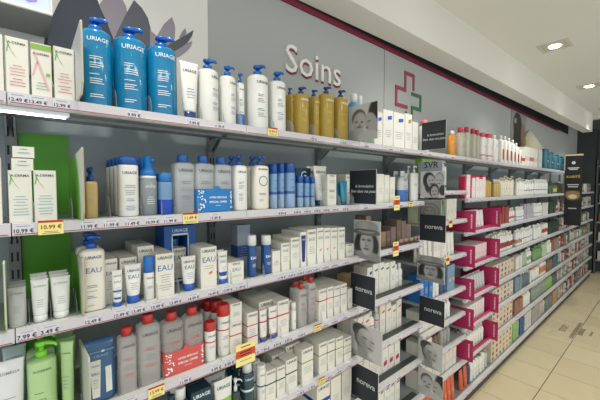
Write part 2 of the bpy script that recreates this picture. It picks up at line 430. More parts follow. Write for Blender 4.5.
def k_carton(w, d, h, o):
    c = mat(o.get('c', CARD), 0.55)
    b = MB(); b.box(-d / 2, d / 2, -w / 2, w / 2, 0, h, c, ch=min(0.0012, w * 0.03))
    b.box(d / 2 - 0.0035, d / 2 - 0.0028, -w / 2 + 0.003, w / 2 - 0.003, h, h + 0.0004, mat((150, 148, 140), 0.8))   # tuck slit
    parts = [('box', b)]
    if 'band' in o:
        m_ = mat(o['band'], 0.5)
        for (f0, f1) in o.get('bz', [(0.5, 0.54)]):
            bb = MB(); bb.box(-d / 2 - 0.0004, d / 2 + 0.0004, -w / 2 - 0.0004, w / 2 + 0.0004, h * f0, h * f1, m_)
            parts.append(('band', bb))
    p = MB(); sf = flat(d / 2 + 0.0007)
    if o.get('aleaf'):       # green leaf stroke forming a large A
        g = mat((110, 180, 60), 0.5) if o['aleaf'] == 1 else mat((226, 180, 178), 0.5)
        x = d / 2 + 0.0006
        if o['aleaf'] == 1:
            p.poly([(x, -w * .46, h * .98), (x, -w * .40, h * .86), (x, -w * .20, h * .72), (x, w * .02, h * .62), (x, -w * .24, h * .76), (x, -w * .38, h * .90)], g)
            p.poly([(x, -w * .46, h * .72), (x, -w * .40, h * .74), (x, -w * .36, h * .83), (x, -w * .40, h * .86)], g)
        else:
            p.poly([(x, -w * .38, h * .80), (x, -w * .30, h * .86), (x, w * .40, h * .14), (x, w * .30, h * .12)], g)
            p.poly([(x, -w * .48, h * .36), (x, -w * .30, h * .62), (x, -w * .14, h * .66), (x, -w * .36, h * .40)], g)
            p.poly([(x, -w * .5, h * .88), (x, w * .5, h * .88), (x, w * .5, h * .98), (x, -w * .5, h * .98)], mat((140, 178, 80), .5))
            p.poly([(x, w * .22, h * .40), (x, w * .42, h * .40), (x, w * .42, h * .46), (x, w * .22, h * .46)], mat((140, 178, 80), .5))
    if o.get('brand'): p.text(o['brand'], 0, h * o.get('bv', 0.90), h * 0.13, sf, o.get('bm', TXT_DK), fit=w * 0.8, bold=.015)
    if o.get('big'): p.text(o['big'], 0, h * o.get('bigv', 0.68), h * 0.3, sf, o.get('bigm', TXT_BL), fit=w * o.get('bigf', 0.8))
    if o.get('lines', 1):
        p.lines(0, h * o.get('lv', 0.5), w * 0.72, o.get('ln', 4), h * 0.055, sf, o.get('lm', TXT_GY), th=max(0.0009, h * 0.010))
    if o.get('low'): p.lines(0, h * 0.26, w * 0.72, 3, h * 0.055, sf, o['low'], th=h * 0.012)
    if o.get('mark'):
        mm = mat(o['mark'], 0.5); x = d / 2 + 0.0007
        u, v, ww, hh = o.get('mpos', (0.15, 0.78, 0.42, 0.10))
        p.poly([(x, w * (u - ww / 2), h * (v - hh / 2)), (x, w * (u + ww / 2), h * (v - hh / 2 + .04)), (x, w * (u + ww / 2), h * (v + hh / 2 + .04)), (x, w * (u - ww / 2), h * (v + hh / 2))], mm)
    if o.get('tubeart'):
        x = d / 2 + 0.0007; p.poly([(x, -w * .22, h * .14), (x, w * .22, h * .14), (x, w * .36, h * .9), (x, -w * .36, h * .9)], mat((28, 44, 120), .5))
        p.text('AGE', 0, h * .78, h * .1, flat(x + .0003), TXT_WH, fit=w * .5)
    if p.v: parts.append(('printed_front', p))
    return parts

def k_pump(w, d, h, o):
    hb = h * o.get('bf', 0.84); c = o['cm'] if 'cm' in o else mat(o.get('c', WHITE), 0.3, alpha=o.get('alpha', 1), coat=0.4)
    e = o.get('e', 2.3); R = d / 2; r = w / 2
    tp = o.get('taper', 1.0)
    prof = [(0, R * .90, r * .90, e), (hb * .012, R * .97, r * .97, e), (hb * .03, R, r, e), (hb * .55, R * (0.5 + tp / 2), r * (0.5 + tp / 2), e), (hb * .925, R * tp, r * tp, e),
            (hb * .96, R * .95 * tp, r * .95 * tp, e), (hb * .985, R * .80 * tp, r * .80 * tp, e), (hb, min(R, r) * .42, min(R, r) * .42, 2)]
    b = MB(); b.loft(prof, c, 24); parts = [('bottle_body', b)]
    pm = mat(o.get('pc', BLUE), 0.3, coat=0.3); rr = min(R, r); hp = h - hb
    q = MB()
    q.loft([(hb - .001, rr * .44, rr * .44, 2), (hb + hp * .36, rr * .44, rr * .44, 2), (hb + hp * .38, rr * .34, rr * .34, 2), (hb + hp * .42, rr * .2, rr * .2, 2), (hb + hp * .7, rr * .2, rr * .2, 2)], pm, 16)
    parts.append(('pump_collar', q))
    q = MB(); sp = o.get('spout', 35); ca, sa = math.cos(math.radians(sp)), math.sin(math.radians(sp))
    q.loft([(hb + hp * .66, rr * .32, rr * .32, 2), (hb + hp * .78, rr * .42, rr * .42, 2), (hb + hp * .95, rr * .40, rr * .40, 2), (h, rr * .28, rr * .28, 2)], pm, 16)
    L = rr * o.get('sl', .85)
    q.tube([(0, 0, hb + hp * .86), (ca * L * .6, sa * L * .6, hb + hp * .86), (ca * L * .9, sa * L * .9, hb + hp * .80), (ca * L, sa * L, hb + hp * .66)], [rr * .22, rr * .19, rr * .14, rr * .11], pm)
    parts.append(('pump_head', q))
    p = MB(); sf = surf_of(prof, 0.0007); tm = o.get('bm', TXT_DK)
    if o.get('brand'): p.text(o['brand'], o.get('bu', 0) * w, hb * o.get('bv', 0.84), hb * .13, sf, tm, fit=w * o.get('bfit', 0.62), bold=o.get('bold', .015))
    if o.get('big'): p.text(o['big'], 0, hb * .66, hb * .2, sf, TXT_BL, fit=w * .6)
    lm = o.get('lm', TXT_BL); lw = w * .45
    for vv, nn, mm in o.get('blocks', [(.62, 2, lm), (.54, 3, TXT_GY), (.36, 2, lm), (.28, 3, TXT_GY)]):
        p.lines(-w * .05, hb * vv, lw, nn, hb * .028, sf, mm, th=hb * .009, left=True)
    if o.get('ring'):
        for a in range(20):
            t0, t1 = 2 * math.pi * a / 20, 2 * math.pi * (a + 1) / 20; R1, R2 = w * .25, w * .29
            pts = [(R1, t0), (R2, t0), (R2, t1), (R1, t1)]
            p.poly([(sf(q_ * math.cos(t), hb * .64 + q_ * math.sin(t)), q_ * math.cos(t), hb * .64 + q_ * math.sin(t)) for q_, t in pts], TXT_BL)
    parts.append(('printed_front', p))
    if o.get('patch'):
        z0, z1, mc = o['patch']; q = MB(); q.loft([(hb * z0, R * 1.006, r * 1.006, e), (hb * z1, R * 1.006, r * 1.006, e)], mat(mc, .4), 24, caps=False); parts.append(('label_band', q))
    return parts

def k_capped(w, d, h, o):
    """bottle or can with a plain cap; hc = share of height of the cap, cw = cap width share, sh = shoulder"""
    hb = h * (1 - o.get('hc', 0.13)); e = o.get('e', 2.2); R, r = d / 2, w / 2; cw = o.get('cw', 0.95)
    c = mat(o.get('c', WHITE), 0.25, alpha=o.get('alpha', 1), coat=0.4)
    low = o.get('low')         # (share, colour): liquid or printed lower part
    prof = [(0, R * .93, r * .93, e), (hb * .02, R, r, e)]
    if low: prof = [(0, R * .93, r * .93, e, mat(low[1], .25, alpha=low[2] if len(low) > 2 else 1)), (hb * .02, R, r, e, mat(low[1], .25, alpha=low[2] if len(low) > 2 else 1)), (hb * low[0], R, r, e)]
    sh = o.get('sh', 0.06)
    prof += [(hb * (1 - sh), R, r, e), (hb * (1 - sh * .4), R * (cw + 1) / 2, r * (cw + 1) / 2, e), (hb, R * cw * .96, r * cw * .96, e)]
    b = MB(); b.loft(prof, c, 24); parts = [('bottle_body', b)]
    ck = mat(o.get('cc', BLUE), 0.3, alpha=o.get('calpha', 1), coat=0.3); ce = o.get('ce', 2.1)
    Rc, rc = (R * cw, r * cw) if not o.get('roundcap') else (min(R, r) * o['roundcap'],) * 2
    q = MB(); q.loft([(hb - .0005, Rc, rc, ce), (h * .985, Rc * .97, rc * .97, ce), (h, Rc * .88, rc * .88, ce)], ck, 20); parts.append(('cap', q))
    if o.get('liquid'):
        f, lc = o['liquid']; q = MB(); q.loft([(hb * .015, R * .9, r * .93, e), (hb * f, R * .93, r * .95, e)], mat(lc, .1, alpha=.14), 20); parts.append(('liquid', q))
    p = MB(); sf = surf_of([s_[:4] for s_ in prof], 0.0007)
    if o.get('brand'): p.text(o['brand'], 0, hb * o.get('bv', .84), hb * .12, sf, o.get('bm', TXT_DK), fit=w * .7, bold=.015)
    for vv, nn, mm in o.get('blocks', [(.62, 2, TXT_BL), (.52, 2, TXT_GY), (.30, 2, TXT_BL)]):
        p.lines(0, hb * vv, w * .6, nn, hb * .035, sf, mm, th=hb * .01)
    if o.get('flabel'):
        z0, z1, hw_, fc = o['flabel']; p.bar(-w * hw_, w * hw_, hb * z0, hb * z1, sf, mat(fc, .5))
    if o.get('band'):
        q = MB(); z0, z1, bc = o['band']; q.loft([(hb * z0, R * 1.008, r * 1.008, e), (hb * z1, R * 1.008, r * 1.008, e)], mat(bc, .5), 24, caps=False); parts.append(('label_band', q))
    if p.v: parts.append(('printed_front', p))
    return parts

def k_tube(w, d, h, o):
    """squeeze tube standing on its cap, crimped flat at the top"""
    c = mat(o.get('c', WHITE), 0.35, coat=0.3); ck = mat(o.get('cc', NAVY), 0.3, coat=0.3)
    hc = h * o.get('hc', 0.13); r = w / 2; rc = r * o.get('cw', 0.72); rd = min(rc, d / 2)
    b = MB(); prof = [(hc, rd * .98, rc * .98, 2), (hc + h * .03, rd, rc * 1.04, 2), (hc + (h - hc) * .5, rd * .72, rc + (r - rc) * .6, 2), (h * .95, rd * .2, r * .97, 2.6), (h * .965, .0014, r, 4), (h, .0012, r, 4)]
    b.loft(prof, c, 20); parts = [('tube_body', b)]
    q = MB(); q.loft([(0, rd * .94, rc * .94, 2), (hc * .08, rd, rc, 2), (hc * .98, rd, rc, 2), (hc, rd * .9, rc * .9, 2)], ck, 20); parts.append(('cap', q))
    p = MB(); sf = surf_of(prof, 0.0008)
    if o.get('brand'): p.text(o['brand'], 0, h * .84, h * .1, sf, o.get('bm', TXT_DK), fit=w * .7, bold=.015)
    if o.get('big'): p.text(o['big'], 0, h * .68, h * .2, sf, o.get('bigm', TXT_BL), fit=w * .6)
    p.lines(0, h * .52, w * .5, 4, h * .05, sf, o.get('lm', TXT_GY), th=h * .009)
    parts.append(('printed_front', p))
    for (z0, z1, bc) in o.get('bands', []):
        q = MB(); rr = [(1.02 * (rd * .72 + (rd - rd * .72) * max(0, 1 - (z - hc / h) / .5)), 1.02 * (rc + (r - rc) * min(1, (z - hc / h) / .85))) for z in (z0, z1)]
        q.loft([(h * z0, rr[0][0], rr[0][1], 2), (h * z1, rr[1][0], rr[1][1], 2)], mat(bc, .4), 20, caps=False); parts.append(('label_band', q))
    return parts

def k_spray(w, d, h, o):
    """foam / spray bottle: body, stepped coloured shoulder and pump"""
    hb = h * o.get('bf', .62); R, r = d / 2, w / 2; c = mat(o.get('c', (150, 155, 158)), .2, alpha=o.get('alpha', .7), coat=.4)
    prof = [(0, R * .93, r * .93, 2.2), (hb * .02, R, r, 2.2), (hb * .95, R, r, 2.2), (hb, R * .85, r * .85, 2.2)]
    b = MB(); b.loft(prof, c, 24); parts = [('bottle_body', b)]
    pm = mat(o.get('pc', (20, 110, 190)), .3, coat=.3); hp = h - hb
    q = MB(); q.loft([(hb, R * .92, r * .92, 2), (hb + hp * .12, R * .92, r * .92, 2)], mat((225, 228, 230), .4), 20); parts.append(('collar', q))
    q = MB(); q.loft([(hb + hp * .12, R * .9, r * .9, 2), (hb + hp * .35, R * .86, r * .86, 2), (hb + hp * .5, R * .56, r * .56, 2), (hb + hp * .97, R * .52, r * .52, 2), (h, R * .44, r * .44, 2)], pm, 20)
    q.tube([(0, 0, hb + hp * .84), (R * .9, r * .5, hb + hp * .84)], [R * .2, R * .16], pm); parts.append(('pump_head', q))
    p = MB(); sf = surf_of(prof, .0007)
    if o.get('brand'): p.text(o['brand'], 0, hb * .78, hb * .14, sf, o.get('bm', TXT_WH), fit=w * .6)
    p.lines(0, hb * .5, w * .5, 4, hb * .06, sf, o.get('lm', TXT_WH), th=hb * .012)
    parts.append(('printed_front', p)); return parts

def k_jar(w, d, h, o):
    c = mat(o.get('c', WHITE), .3, coat=.3); b = MB(); b.loft([(0, d / 2 * .94, w / 2 * .94, 2), (h * .05, d / 2, w / 2, 2), (h * .6, d / 2, w / 2, 2)], c, 20)
    q = MB(); q.loft([(h * .6, d / 2 * 1.02, w / 2 * 1.02, 2), (h * .96, d / 2 * 1.02, w / 2 * 1.02, 2), (h, d / 2 * .95, w / 2 * .95, 2)], mat(o.get('cc', WHITE), .3), 20)
    return [('jar_body', b), ('lid', q)]

KINDS = dict(carton=(k_carton, 'carton', 'box'), pump=(k_pump, 'pump_bottle', 'bottle'), capped=(k_capped, 'bottle', 'bottle'),
             tube=(k_tube, 'squeeze_tube', 'tube'), spray=(k_spray, 'foam_bottle', 'bottle'), jar=(k_jar, 'cream_jar', 'jar'))
_cnt = {}
_proto = {}
OCC = {}; BEH = {}
def put(kind, w, d, h, loc, rz, label, group, o, merge=False):
    fn, name, cat = KINDS[kind]; name = o.get('name', name); cat = o.get('cat', cat)
    k = (kind, round(w, 5), round(d, 5), round(h, 5), merge, repr(sorted((a, str(v)) for a, v in o.items() if a not in ('ranks', 'desc', 'dx', 'xf', 'gap'))))
    if k not in _proto:
        parts = fn(w, d, h, o)
        if merge:
            b = MB()
            for _, q in parts:
                of = len(b.v); b.v += q.v; idx = [b.m(m_) for m_ in q.mats]
                b.f += [tuple(of + a for a in f) for f in q.f]; b.mi += [idx[i] for i in q.mi]; b.sm += q.sm
            _proto[k] = [(name, b.mesh(name))]
        else: _proto[k] = [(n, q.mesh(n)) for n, q in parts]
    pr = _proto[k]
    if len(pr) == 1:
        return tag(link(name, pr[0][1], None, loc, rz), label, cat, group)
    root = tag(link(name, None, None, loc, rz), label, cat, group); body = None
    for n, me in pr:
        if n in ('printed_front', 'label_band') and body is not None and n == 'printed_front': link(n, me, body)
        else:
            c = link(n, me, root)
            if body is None: body = c
    return root
def col_y(px, X, z):
    lo, hi = -1.5, 9.0
    for _ in range(44):
        mid = (lo + hi) / 2; v = Vector((X, mid, z)) - CAM; dz = v.dot(FW)
        if dz < 0.02 or 300 + FPX * v.dot(RT) / dz < px: lo = mid
        else: hi = mid
    return lo
def row_z(px, py, X):
    return onX(px, py, X).z
def F(bay, s, kind, xl, xr, yt, desc, depth=None, xf=0.258, ranks=1, gap=0.002, zb=None, hmax=None, **o):
    """one facing placed by the columns its front spans; ranks = items standing one behind another"""
    z0 = (top(bay, s) if zb is None else zb) + 0.0003
    w = 0.05
    for _ in range(3):
        Xp = xf if kind == 'carton' else xf - (depth or w) * 0.5
        ya, yb = col_y(xl, Xp, z0 + .05), col_y(xr, Xp, z0 + .05); w = max(0.008, yb - ya)
    phi = math.atan2(abs((ya + yb) / 2), CAM.x - xf)
    w *= 0.985 if kind == 'carton' else max(.93 if o.get('e', 2) >= 3.5 else .80, 1.03 * math.cos(phi)) if kind != 'tube' else max(.86, 1.02 * math.cos(phi) ** .5)
    d = depth or (w if kind != 'tube' else w * .55)
    zt = row_z((xl + xr) / 2, yt, xf if kind == 'carton' else xf - d / 2)
    h = max(0.02, zt - z0)
    if s > 1:
        lim = lv(bay)[s - 1] - 0.012 - z0
        h = min(h, lim)
    yc = (ya + yb) / 2
    lst = OCC.setdefault((bay, s), [])
    key = (bay, s)
    if not o.get('behind'): _cnt[key] = _cnt.get(key, 0) + 1
    od = ORD[max(1, _cnt.get(key, 0))]
    where = '%s from left, %s shelf, %s bay' % (od, shelf_word(bay, s), bay_word(bay))
    if o.get('behind'): where = '%s shelf, %s bay' % (shelf_word(bay, s), bay_word(bay))
    (lst if not o.get('behind') else BEH.setdefault((bay, s), [])).append((ya, yb))
    if kind == 'carton' and bay < 2: o.setdefault('name', 'skincare_carton')
    out = []
    if s == 1: ranks = min(ranks, 2 if bay == 0 else 1)
    elif s == 2: ranks = ranks if ranks == 4 else min(ranks, 2)
    elif bay == 2: ranks = min(ranks, 2)
    else: ranks = min(ranks, 3)
    for k in range(ranks):
        X = xf - d / 2 - k * (d + gap)
        if X - d / 2 < 0.026: break
        lab = '%s, %s' % (desc, where) if k == 0 else '%s, %s in depth, %s' % (desc, ORD[k + 1], where)
        oo = {a: v for a, v in o.items() if a != 'behind'}
        out.append(put(kind, w, d, h, (X, yc, z0), o.get('rz', 0), lab, '%s row %s' % (desc, where), oo))
    return yc, w, d, h, z0
U = 'URIAGE'
# ---------------------------------------------------------- leftmost bay, top shelf
AD = dict(brand='A-DERMA', lm=TXT_RD)
F(-1, 1, 'carton', -22, 3.6, 32, 'white carton with red print', depth=.045, xf=.266, ranks=2, **AD)
F(0, 1, 'carton', 5.5, 29, 38, 'white carton with green leaf stroke', depth=.045, xf=.266, ranks=3, aleaf=1, low=TXT_RD, **AD)
F(0, 1, 'carton', 31, 52, 44, 'green-striped carton with pink stroke', depth=.045, xf=.266, ranks=3, aleaf=2, lines=0, low=TXT_GY, brand='A-DERMA', bv=.80)
F(0, 1, 'carton', 54, 75, 48, 'red-printed white carton with leaf', depth=.045, xf=.266, ranks=3, aleaf=1, low=TXT_RD, **AD)
AQ = dict(cm=None)
def aqua():
    if 'aqua' in _m: return _m['aqua']
    m = bpy.data.materials.new('aqua_gel'); m.use_nodes = True; b = m.node_tree.nodes['Principled BSDF']
    b.inputs['Base Color'].default_value = (0.004, lin(128), lin(176), 1); b.inputs['Roughness'].default_value = .14
    b.inputs['Coat Weight'].default_value = .6; b.inputs['Alpha'].default_value = .93
    _m['aqua'] = m; return m
WB = [(.62, 2, TXT_WH), (.54, 3, TXT_WH), (.40, 1, TXT_WH), (.34, 3, TXT_WH), (.14, 2, TXT_WH)]
blue = dict(cm=aqua(), brand=U, bm=TXT_WH, bfit=.66, bold=.01, blocks=WB, e=2.1, spout=50)
for xl, xr, yt in ((81, 112, 19.5), (114, 146.5, 29), (147, 176.5, 38)):
    F(0, 1, 'pump', xl, xr, yt, 'large blue gel pump bottle', xf=.262, ranks=2, bf=.86, **blue)
F(0, 1, 'tube', 178, 197, 62, 'white squeeze tube with navy cap', xf=.262, ranks=1, brand=U, cc=(30, 60, 110), lm=TXT_BL, cw=.62)
wp = dict(brand=U, c=(228, 228, 222), pc=(20, 92, 176), e=2.2, spout=25)
F(0, 1, 'pump', 197, 217.5, 59.5, 'white pump bottle with barcode side', xf=.262, ranks=1, rz=.6, bf=.83, **wp)
F(0, 1, 'pump', 219, 235, 66, 'white blue-necked pump bottle', xf=.255, ranks=1, rz=.5, bf=.82, **wp)
F(0, 1, 'pump', 235.5, 244, 73, 'slim white pump bottle with blue base', xf=.23, ranks=1, patch=(.04, .3, (30, 110, 190)), bf=.82, **wp)
F(1, 1, 'pump', 246.5, 266.5, 65.5, 'large white pump bottle', xf=.262, ranks=2, bf=.84, **wp)
F(1, 1, 'pump', 267.5, 284, 72, 'white pump bottle', xf=.262, ranks=2, bf=.84, **wp)
oil = dict(c=(180, 150, 48), alpha=.86, pc=(16, 70, 128), brand=U, bm=TXT_WH, e=2.6, spout=20, blocks=[(.6, 2, mat((206, 180, 96), .5)), (.4, 3, mat((206, 180, 96), .5))])
for xl, xr, yt, x in ((286, 293, 88, .22), (293.5, 308, 87.5, .258), (309, 318, 90, .235), (318.5, 333, 87, .258), (333.5, 347, 90.5, .258)):
    F(1, 1, 'pump', xl, xr, yt, 'golden oil pump bottle', depth=.055, xf=x, ranks=2, bf=.86, **oil)
F(1, 1, 'capped', 347.5, 357, 94, 'pale blue bottle with white cap', xf=.20, ranks=1, c=(86, 160, 198), cc=WHITE, hc=.16, cw=.6, blocks=[])
F(1, 1, 'capped', 356.5, 362, 96, 'slim pale blue bottle with white cap', xf=.20, ranks=1, c=(150, 190, 210), cc=WHITE, hc=.2, cw=.6, blocks=[])
# third bay, top shelf
for xl, xr, yt, mk in ((374.5, 382.5, 112, (48, 92, 200)), (383, 393, 110, (40, 84, 210)), (393.5, 404.5, 113, (48, 92, 200)), (405, 412, 114, (190, 140, 70)), (412.5, 418, 122, None)):
    F(2, 1, 'carton', xl, xr, yt, 'white carton with slanted sticker' if mk else 'small white carton', depth=.045, xf=.25, ranks=3, c=(234, 232, 222), mark=mk, lv=.45)
F(2, 1, 'capped', 419, 425.5, 120, 'white bottle with pink cap', xf=.25, ranks=1, cc=(228, 130, 132), hc=.18, cw=.7, blocks=[])

# ---------------------------------------------------------- leftmost bay, second shelf
TEAL = mat((90, 160, 170), .5)
F(-1, 2, 'carton', -20, 2, 157, 'plain white carton', depth=.045, xf=.266, ranks=1, **AD)
a1 = F(0, 2, 'carton', 8.5, 32.5, 170.5, 'teal-printed white carton with leaf', depth=.05, xf=.266, ranks=3, brand='A-DERMA', aleaf=1, lm=TEAL, low=TEAL)
F(0, 2, 'carton', 34, 57, 170.5, 'white carton with teal print', depth=.05, xf=.266, ranks=2, brand='A-DERMA', aleaf=1, lm=TEAL, low=TEAL)
F(0, 2, 'carton', 10.5, 33, 158.5, 'small white carton stacked on larger one', depth=.05, xf=.266, zb=a1[4] + a1[3], brand='A-DERMA', bv=.75, ln=2, lv=.45, lm=TEAL, behind=1)
zst = row_z(21, 158, .266)
F(0, 2, 'carton', 11.5, 34, 146.5, 'topmost small white carton of stack', depth=.05, xf=.266, zb=zst + .001, brand='A-DERMA', bv=.75, ln=2, lv=.45, lm=TEAL, behind=1)
F(0, 2, 'pump', 85, 97.5, 167, 'amber oil bottle with blue pump', xf=.25, ranks=2, c=(196, 172, 110), alpha=.8, pc=(16, 70, 140), bf=.72, e=4, spout=0, sl=.6, blocks=[(.5, 3, TXT_GY)])
F(0, 2, 'capped', 118, 138, 157, 'white lotion bottle with blue cap', xf=.262, ranks=4, e=3, hc=.135, cw=1.0, cc=(20, 84, 168), ce=3, brand=U, blocks=[(.60, 2, TXT_BL), (.50, 3, TXT_GY), (.34, 2, TXT_BL), (.2, 3, TXT_BL)])
F(0, 2, 'spray', 139.5, 157, 156.5, 'clear foam bottle with blue pump', xf=.258, ranks=2, c=(152, 160, 164), alpha=.75, brand=U, pc=(20, 120, 200))
F(0, 2, 'capped', 158, 171.5, 173, 'two-tone blue eye remover bottle', xf=.262, ranks=2, e=3.5, c=(120, 160, 200), alpha=.8, low=(.46, (20, 70, 180)), cc=(40, 130, 205), calpha=.85, hc=.22, cw=.95, blocks=[])
mic = dict(e=4, c=(240, 244, 245), alpha=.30, cc=(18, 90, 170), hc=.13, roundcap=.62, cw=.7, sh=.05, brand=U, blocks=[(.62, 2, TXT_BL), (.5, 3, TXT_GY), (.34, 2, TXT_BL), (.25, 3, TXT_GY)], liquid=(.84, (200, 210, 212)))
F(0, 2, 'capped', 172.5, 193, 155, 'large clear micellar bottle', depth=.055, xf=.262, ranks=1, **mic)
def duo(bay, s, a, c, band_rows, col, desc, dcap, xf=.262):
    """two clear bottles held together by a printed card sleeve"""
    z0 = top(bay, s) + .0003; d = .052
    ya, yb = col_y(a[0], xf - d * .4, z0 + .05), col_y(c[1], xf - d * .4, z0 + .05); w = (yb - ya) / 2 * .975
    o = dict(mic); o['cc'] = dcap
    if dcap[0] > 100: o.update(c=(236, 228, 222), liquid=(.84, (202, 192, 188)), blocks=[(.8, 0, TXT_GY), (.62, 2, TXT_RD), (.5, 3, TXT_GY)])
    root = thing('bottle_duo_pack', (xf - d / 2, (ya + yb) / 2, z0), desc, 'bottles')
    for sgn, q in ((-1, a), (1, c)):
        h = row_z((q[0] + q[1]) / 2, q[2], xf - d / 2) - z0
        for n, m_ in k_capped(w, d, h, o): link(n, m_.mesh(n), root, (0, sgn * w * .512, 0))
    zl, zh = (row_z((a[0] + c[1]) / 2, r_, xf) - z0 for r_ in band_rows)
    zl = max(zl, .0008)
    b = MB(); W2 = w * 1.03; cm = mat(col, .5); e = d / 2 + .0015
    b.loft([(zl, e, W2, 6), (zh, e, W2, 6)], cm, 40, caps=False, smooth=False); sl = link('card_sleeve', b.mesh('card_sleeve'), root)
    p = MB(); fx = surf_of([(0, e, W2, 6), (1, e, W2, 6)], .0006); zm = (zl + zh) / 2; hh = zh - zl
    p.text('OFFRE SPÉCIALE', W2 * .12, zm + hh * .12, hh * .16, fx, TXT_WH, fit=W2 * .95, bold=.02)
    p.text('SPECIAL OFFER', W2 * .12, zm - hh * .08, hh * .16, fx, TXT_WH, fit=W2 * .95, bold=.02)
    p.lines(W2 * .12, zm - hh * .24, W2 * .5, 1, .01, fx, TXT_WH)
    rr = random.Random(3)
    for _ in range(46):
        side = rr.choice((-1, -1, 1)); u = side * W2 * rr.uniform(.62 if side > 0 else .55, .93); v = zl + hh * rr.uniform(.08, .92); r_ = rr.uniform(.0014, .003)
        if side > 0 and u < W2 * .78: u = W2 * .85
        p.poly([(fx(u + r_ * math.cos(t), v) + .0002, u + r_ * math.cos(t), v + r_ * math.sin(t)) for t in [k * 1.0472 for k in range(6)]], TXT_WH)
    q = [(fx(0, zh) + .0003, W2 * .06 + .010 * math.cos(k * .5236), zh + .009 * math.sin(k * .5236)) for k in range(12)]
    link('lettering', p.mesh('lettering'), sl)
    b = MB(); b.loft([(0, .0006, .011, 2), (.0001, .0006, .011, 2)], cm, 12)
    r2 = MB(); pts = [(.0105 * math.cos(k * .5236), .0105 * math.sin(k * .5236)) for k in range(12)]
    vs = [(e - .0002, W2 * .06 + u, zh + v) for u, v in pts] + [(e + .0006, W2 * .06 + u, zh + v) for u, v in pts]
    r2.add(vs, [tuple(range(12))[::-1], tuple(range(12, 24))] + [(k, (k + 1) % 12, 12 + (k + 1) % 12, 12 + k) for k in range(12)], cm)
    link('round_tab', r2.mesh('round_tab'), root)
    OCC.setdefault((bay, s), []).append((ya, yb)); _cnt[(bay, s)] = _cnt.get((bay, s), 0) + 1
duo(0, 2, (194, 212, 156), (212, 230.5, 157.5), (211.5, 189), (24, 120, 190), 'clear blue-capped bottle pair in a blue special offer sleeve', (18, 90, 170))
F(0, 2, 'pump', 231, 245.5, 155, 'white blue-text pump bottle', xf=.262, ranks=2, bf=.82, e=3.2, **{k: v for k, v in wp.items() if k != 'e'})
F(1, 2, 'pump', 251, 268, 155.5, 'cream pump bottle with round logo', depth=.05, xf=.262, ranks=2, bf=.82, brand='BIODERMA', bv=.9, ring=1, c=(230, 226, 212), pc=(24, 88, 165), e=3.2, spout=25, blocks=[(.36, 2, TXT_DK), (.22, 2, TXT_GY)])
can = dict(e=2, c=(120, 158, 196), low=(.42, (146, 174, 206)), cc=(22, 78, 158), hc=.22, cw=1.0, sh=.02, blocks=[(.8, 1, TXT_DK), (.6, 2, mat((50, 90, 160), .5))], band=(.40, .48, (60, 96, 150)))
for xl, xr, yt in ((269.5, 276, 164), (276.5, 283, 163.5), (283.5, 295, 163)):
    F(1, 2, 'capped', xl, xr, yt, 'blue thermal water spray can', xf=.262, depth=.045, ranks=2, **can)
F(1, 2, 'carton', 296, 311, 168, 'dark teal carton with white logo', depth=.04, xf=.17, ranks=1, c=(16, 72, 92), big='G', bigm=TXT_WH, bigv=.8, bigf=.4, lines=0, behind=1)
for xl, xr, yt in ((296.5, 303, 176), (303.2, 309, 176.5), (309.2, 314, 177)):
    F(1, 2, 'capped', xl, xr, yt, 'small blue spray can', xf=.262, depth=.03, ranks=2, **can)
F(1, 2, 'tube', 312, 327, 166, 'large white squeeze tube', xf=.225, ranks=2, depth=.04, brand=U, cc=(40, 70, 110), cw=.6)
q = F(1, 2, 'carton', 327.5, 336.5, 189.5, 'white carton under its twin', depth=.045, xf=.258, ranks=2, brand=U, lv=.6)
F(1, 2, 'carton', 327.5, 336.5, 174.5, 'white carton stacked on its twin', depth=.045, xf=.258, ranks=2, brand=U, lv=.6, zb=q[4] + q[3] + .0005, behind=1)
F(1, 2, 'tube', 337, 345, 181, 'teal squeeze tube', xf=.25, ranks=2, c=(48, 140, 170), cc=(30, 90, 130))
F(1, 2, 'carton', 346, 352, 174.5, 'narrow cream carton', depth=.04, xf=.20, ranks=2, brand=U)
# third bay, second shelf
F(2, 2, 'carton', 377, 384, 174, 'cream carton with brown print', depth=.045, xf=.25, ranks=3, lm=mat((190, 150, 130), .5))
F(2, 2, 'carton', 384.4, 389.5, 175, 'narrow cream carton', depth=.045, xf=.25, ranks=3, lm=mat((190, 150, 130), .5))
F(2, 2, 'carton', 390, 395, 177, 'narrow white carton', depth=.045, xf=.25, ranks=3)
F(2, 2, 'capped', 396, 408, 171, 'clear bottle with blue lower label', xf=.25, depth=.04, ranks=2, c=(206, 212, 216), alpha=.8, low=(.45, (70, 110, 180)), cc=(196, 202, 206), hc=.17, cw=.45, sh=.2, brand='EAU')
F(2, 2, 'pump', 409, 418, 165.5, 'white slim pump bottle', xf=.25, depth=.035, ranks=2, bf=.8, c=WHITE, pc=(220, 220, 216), e=2.2, blocks=[(.6, 3, TXT_GY)])

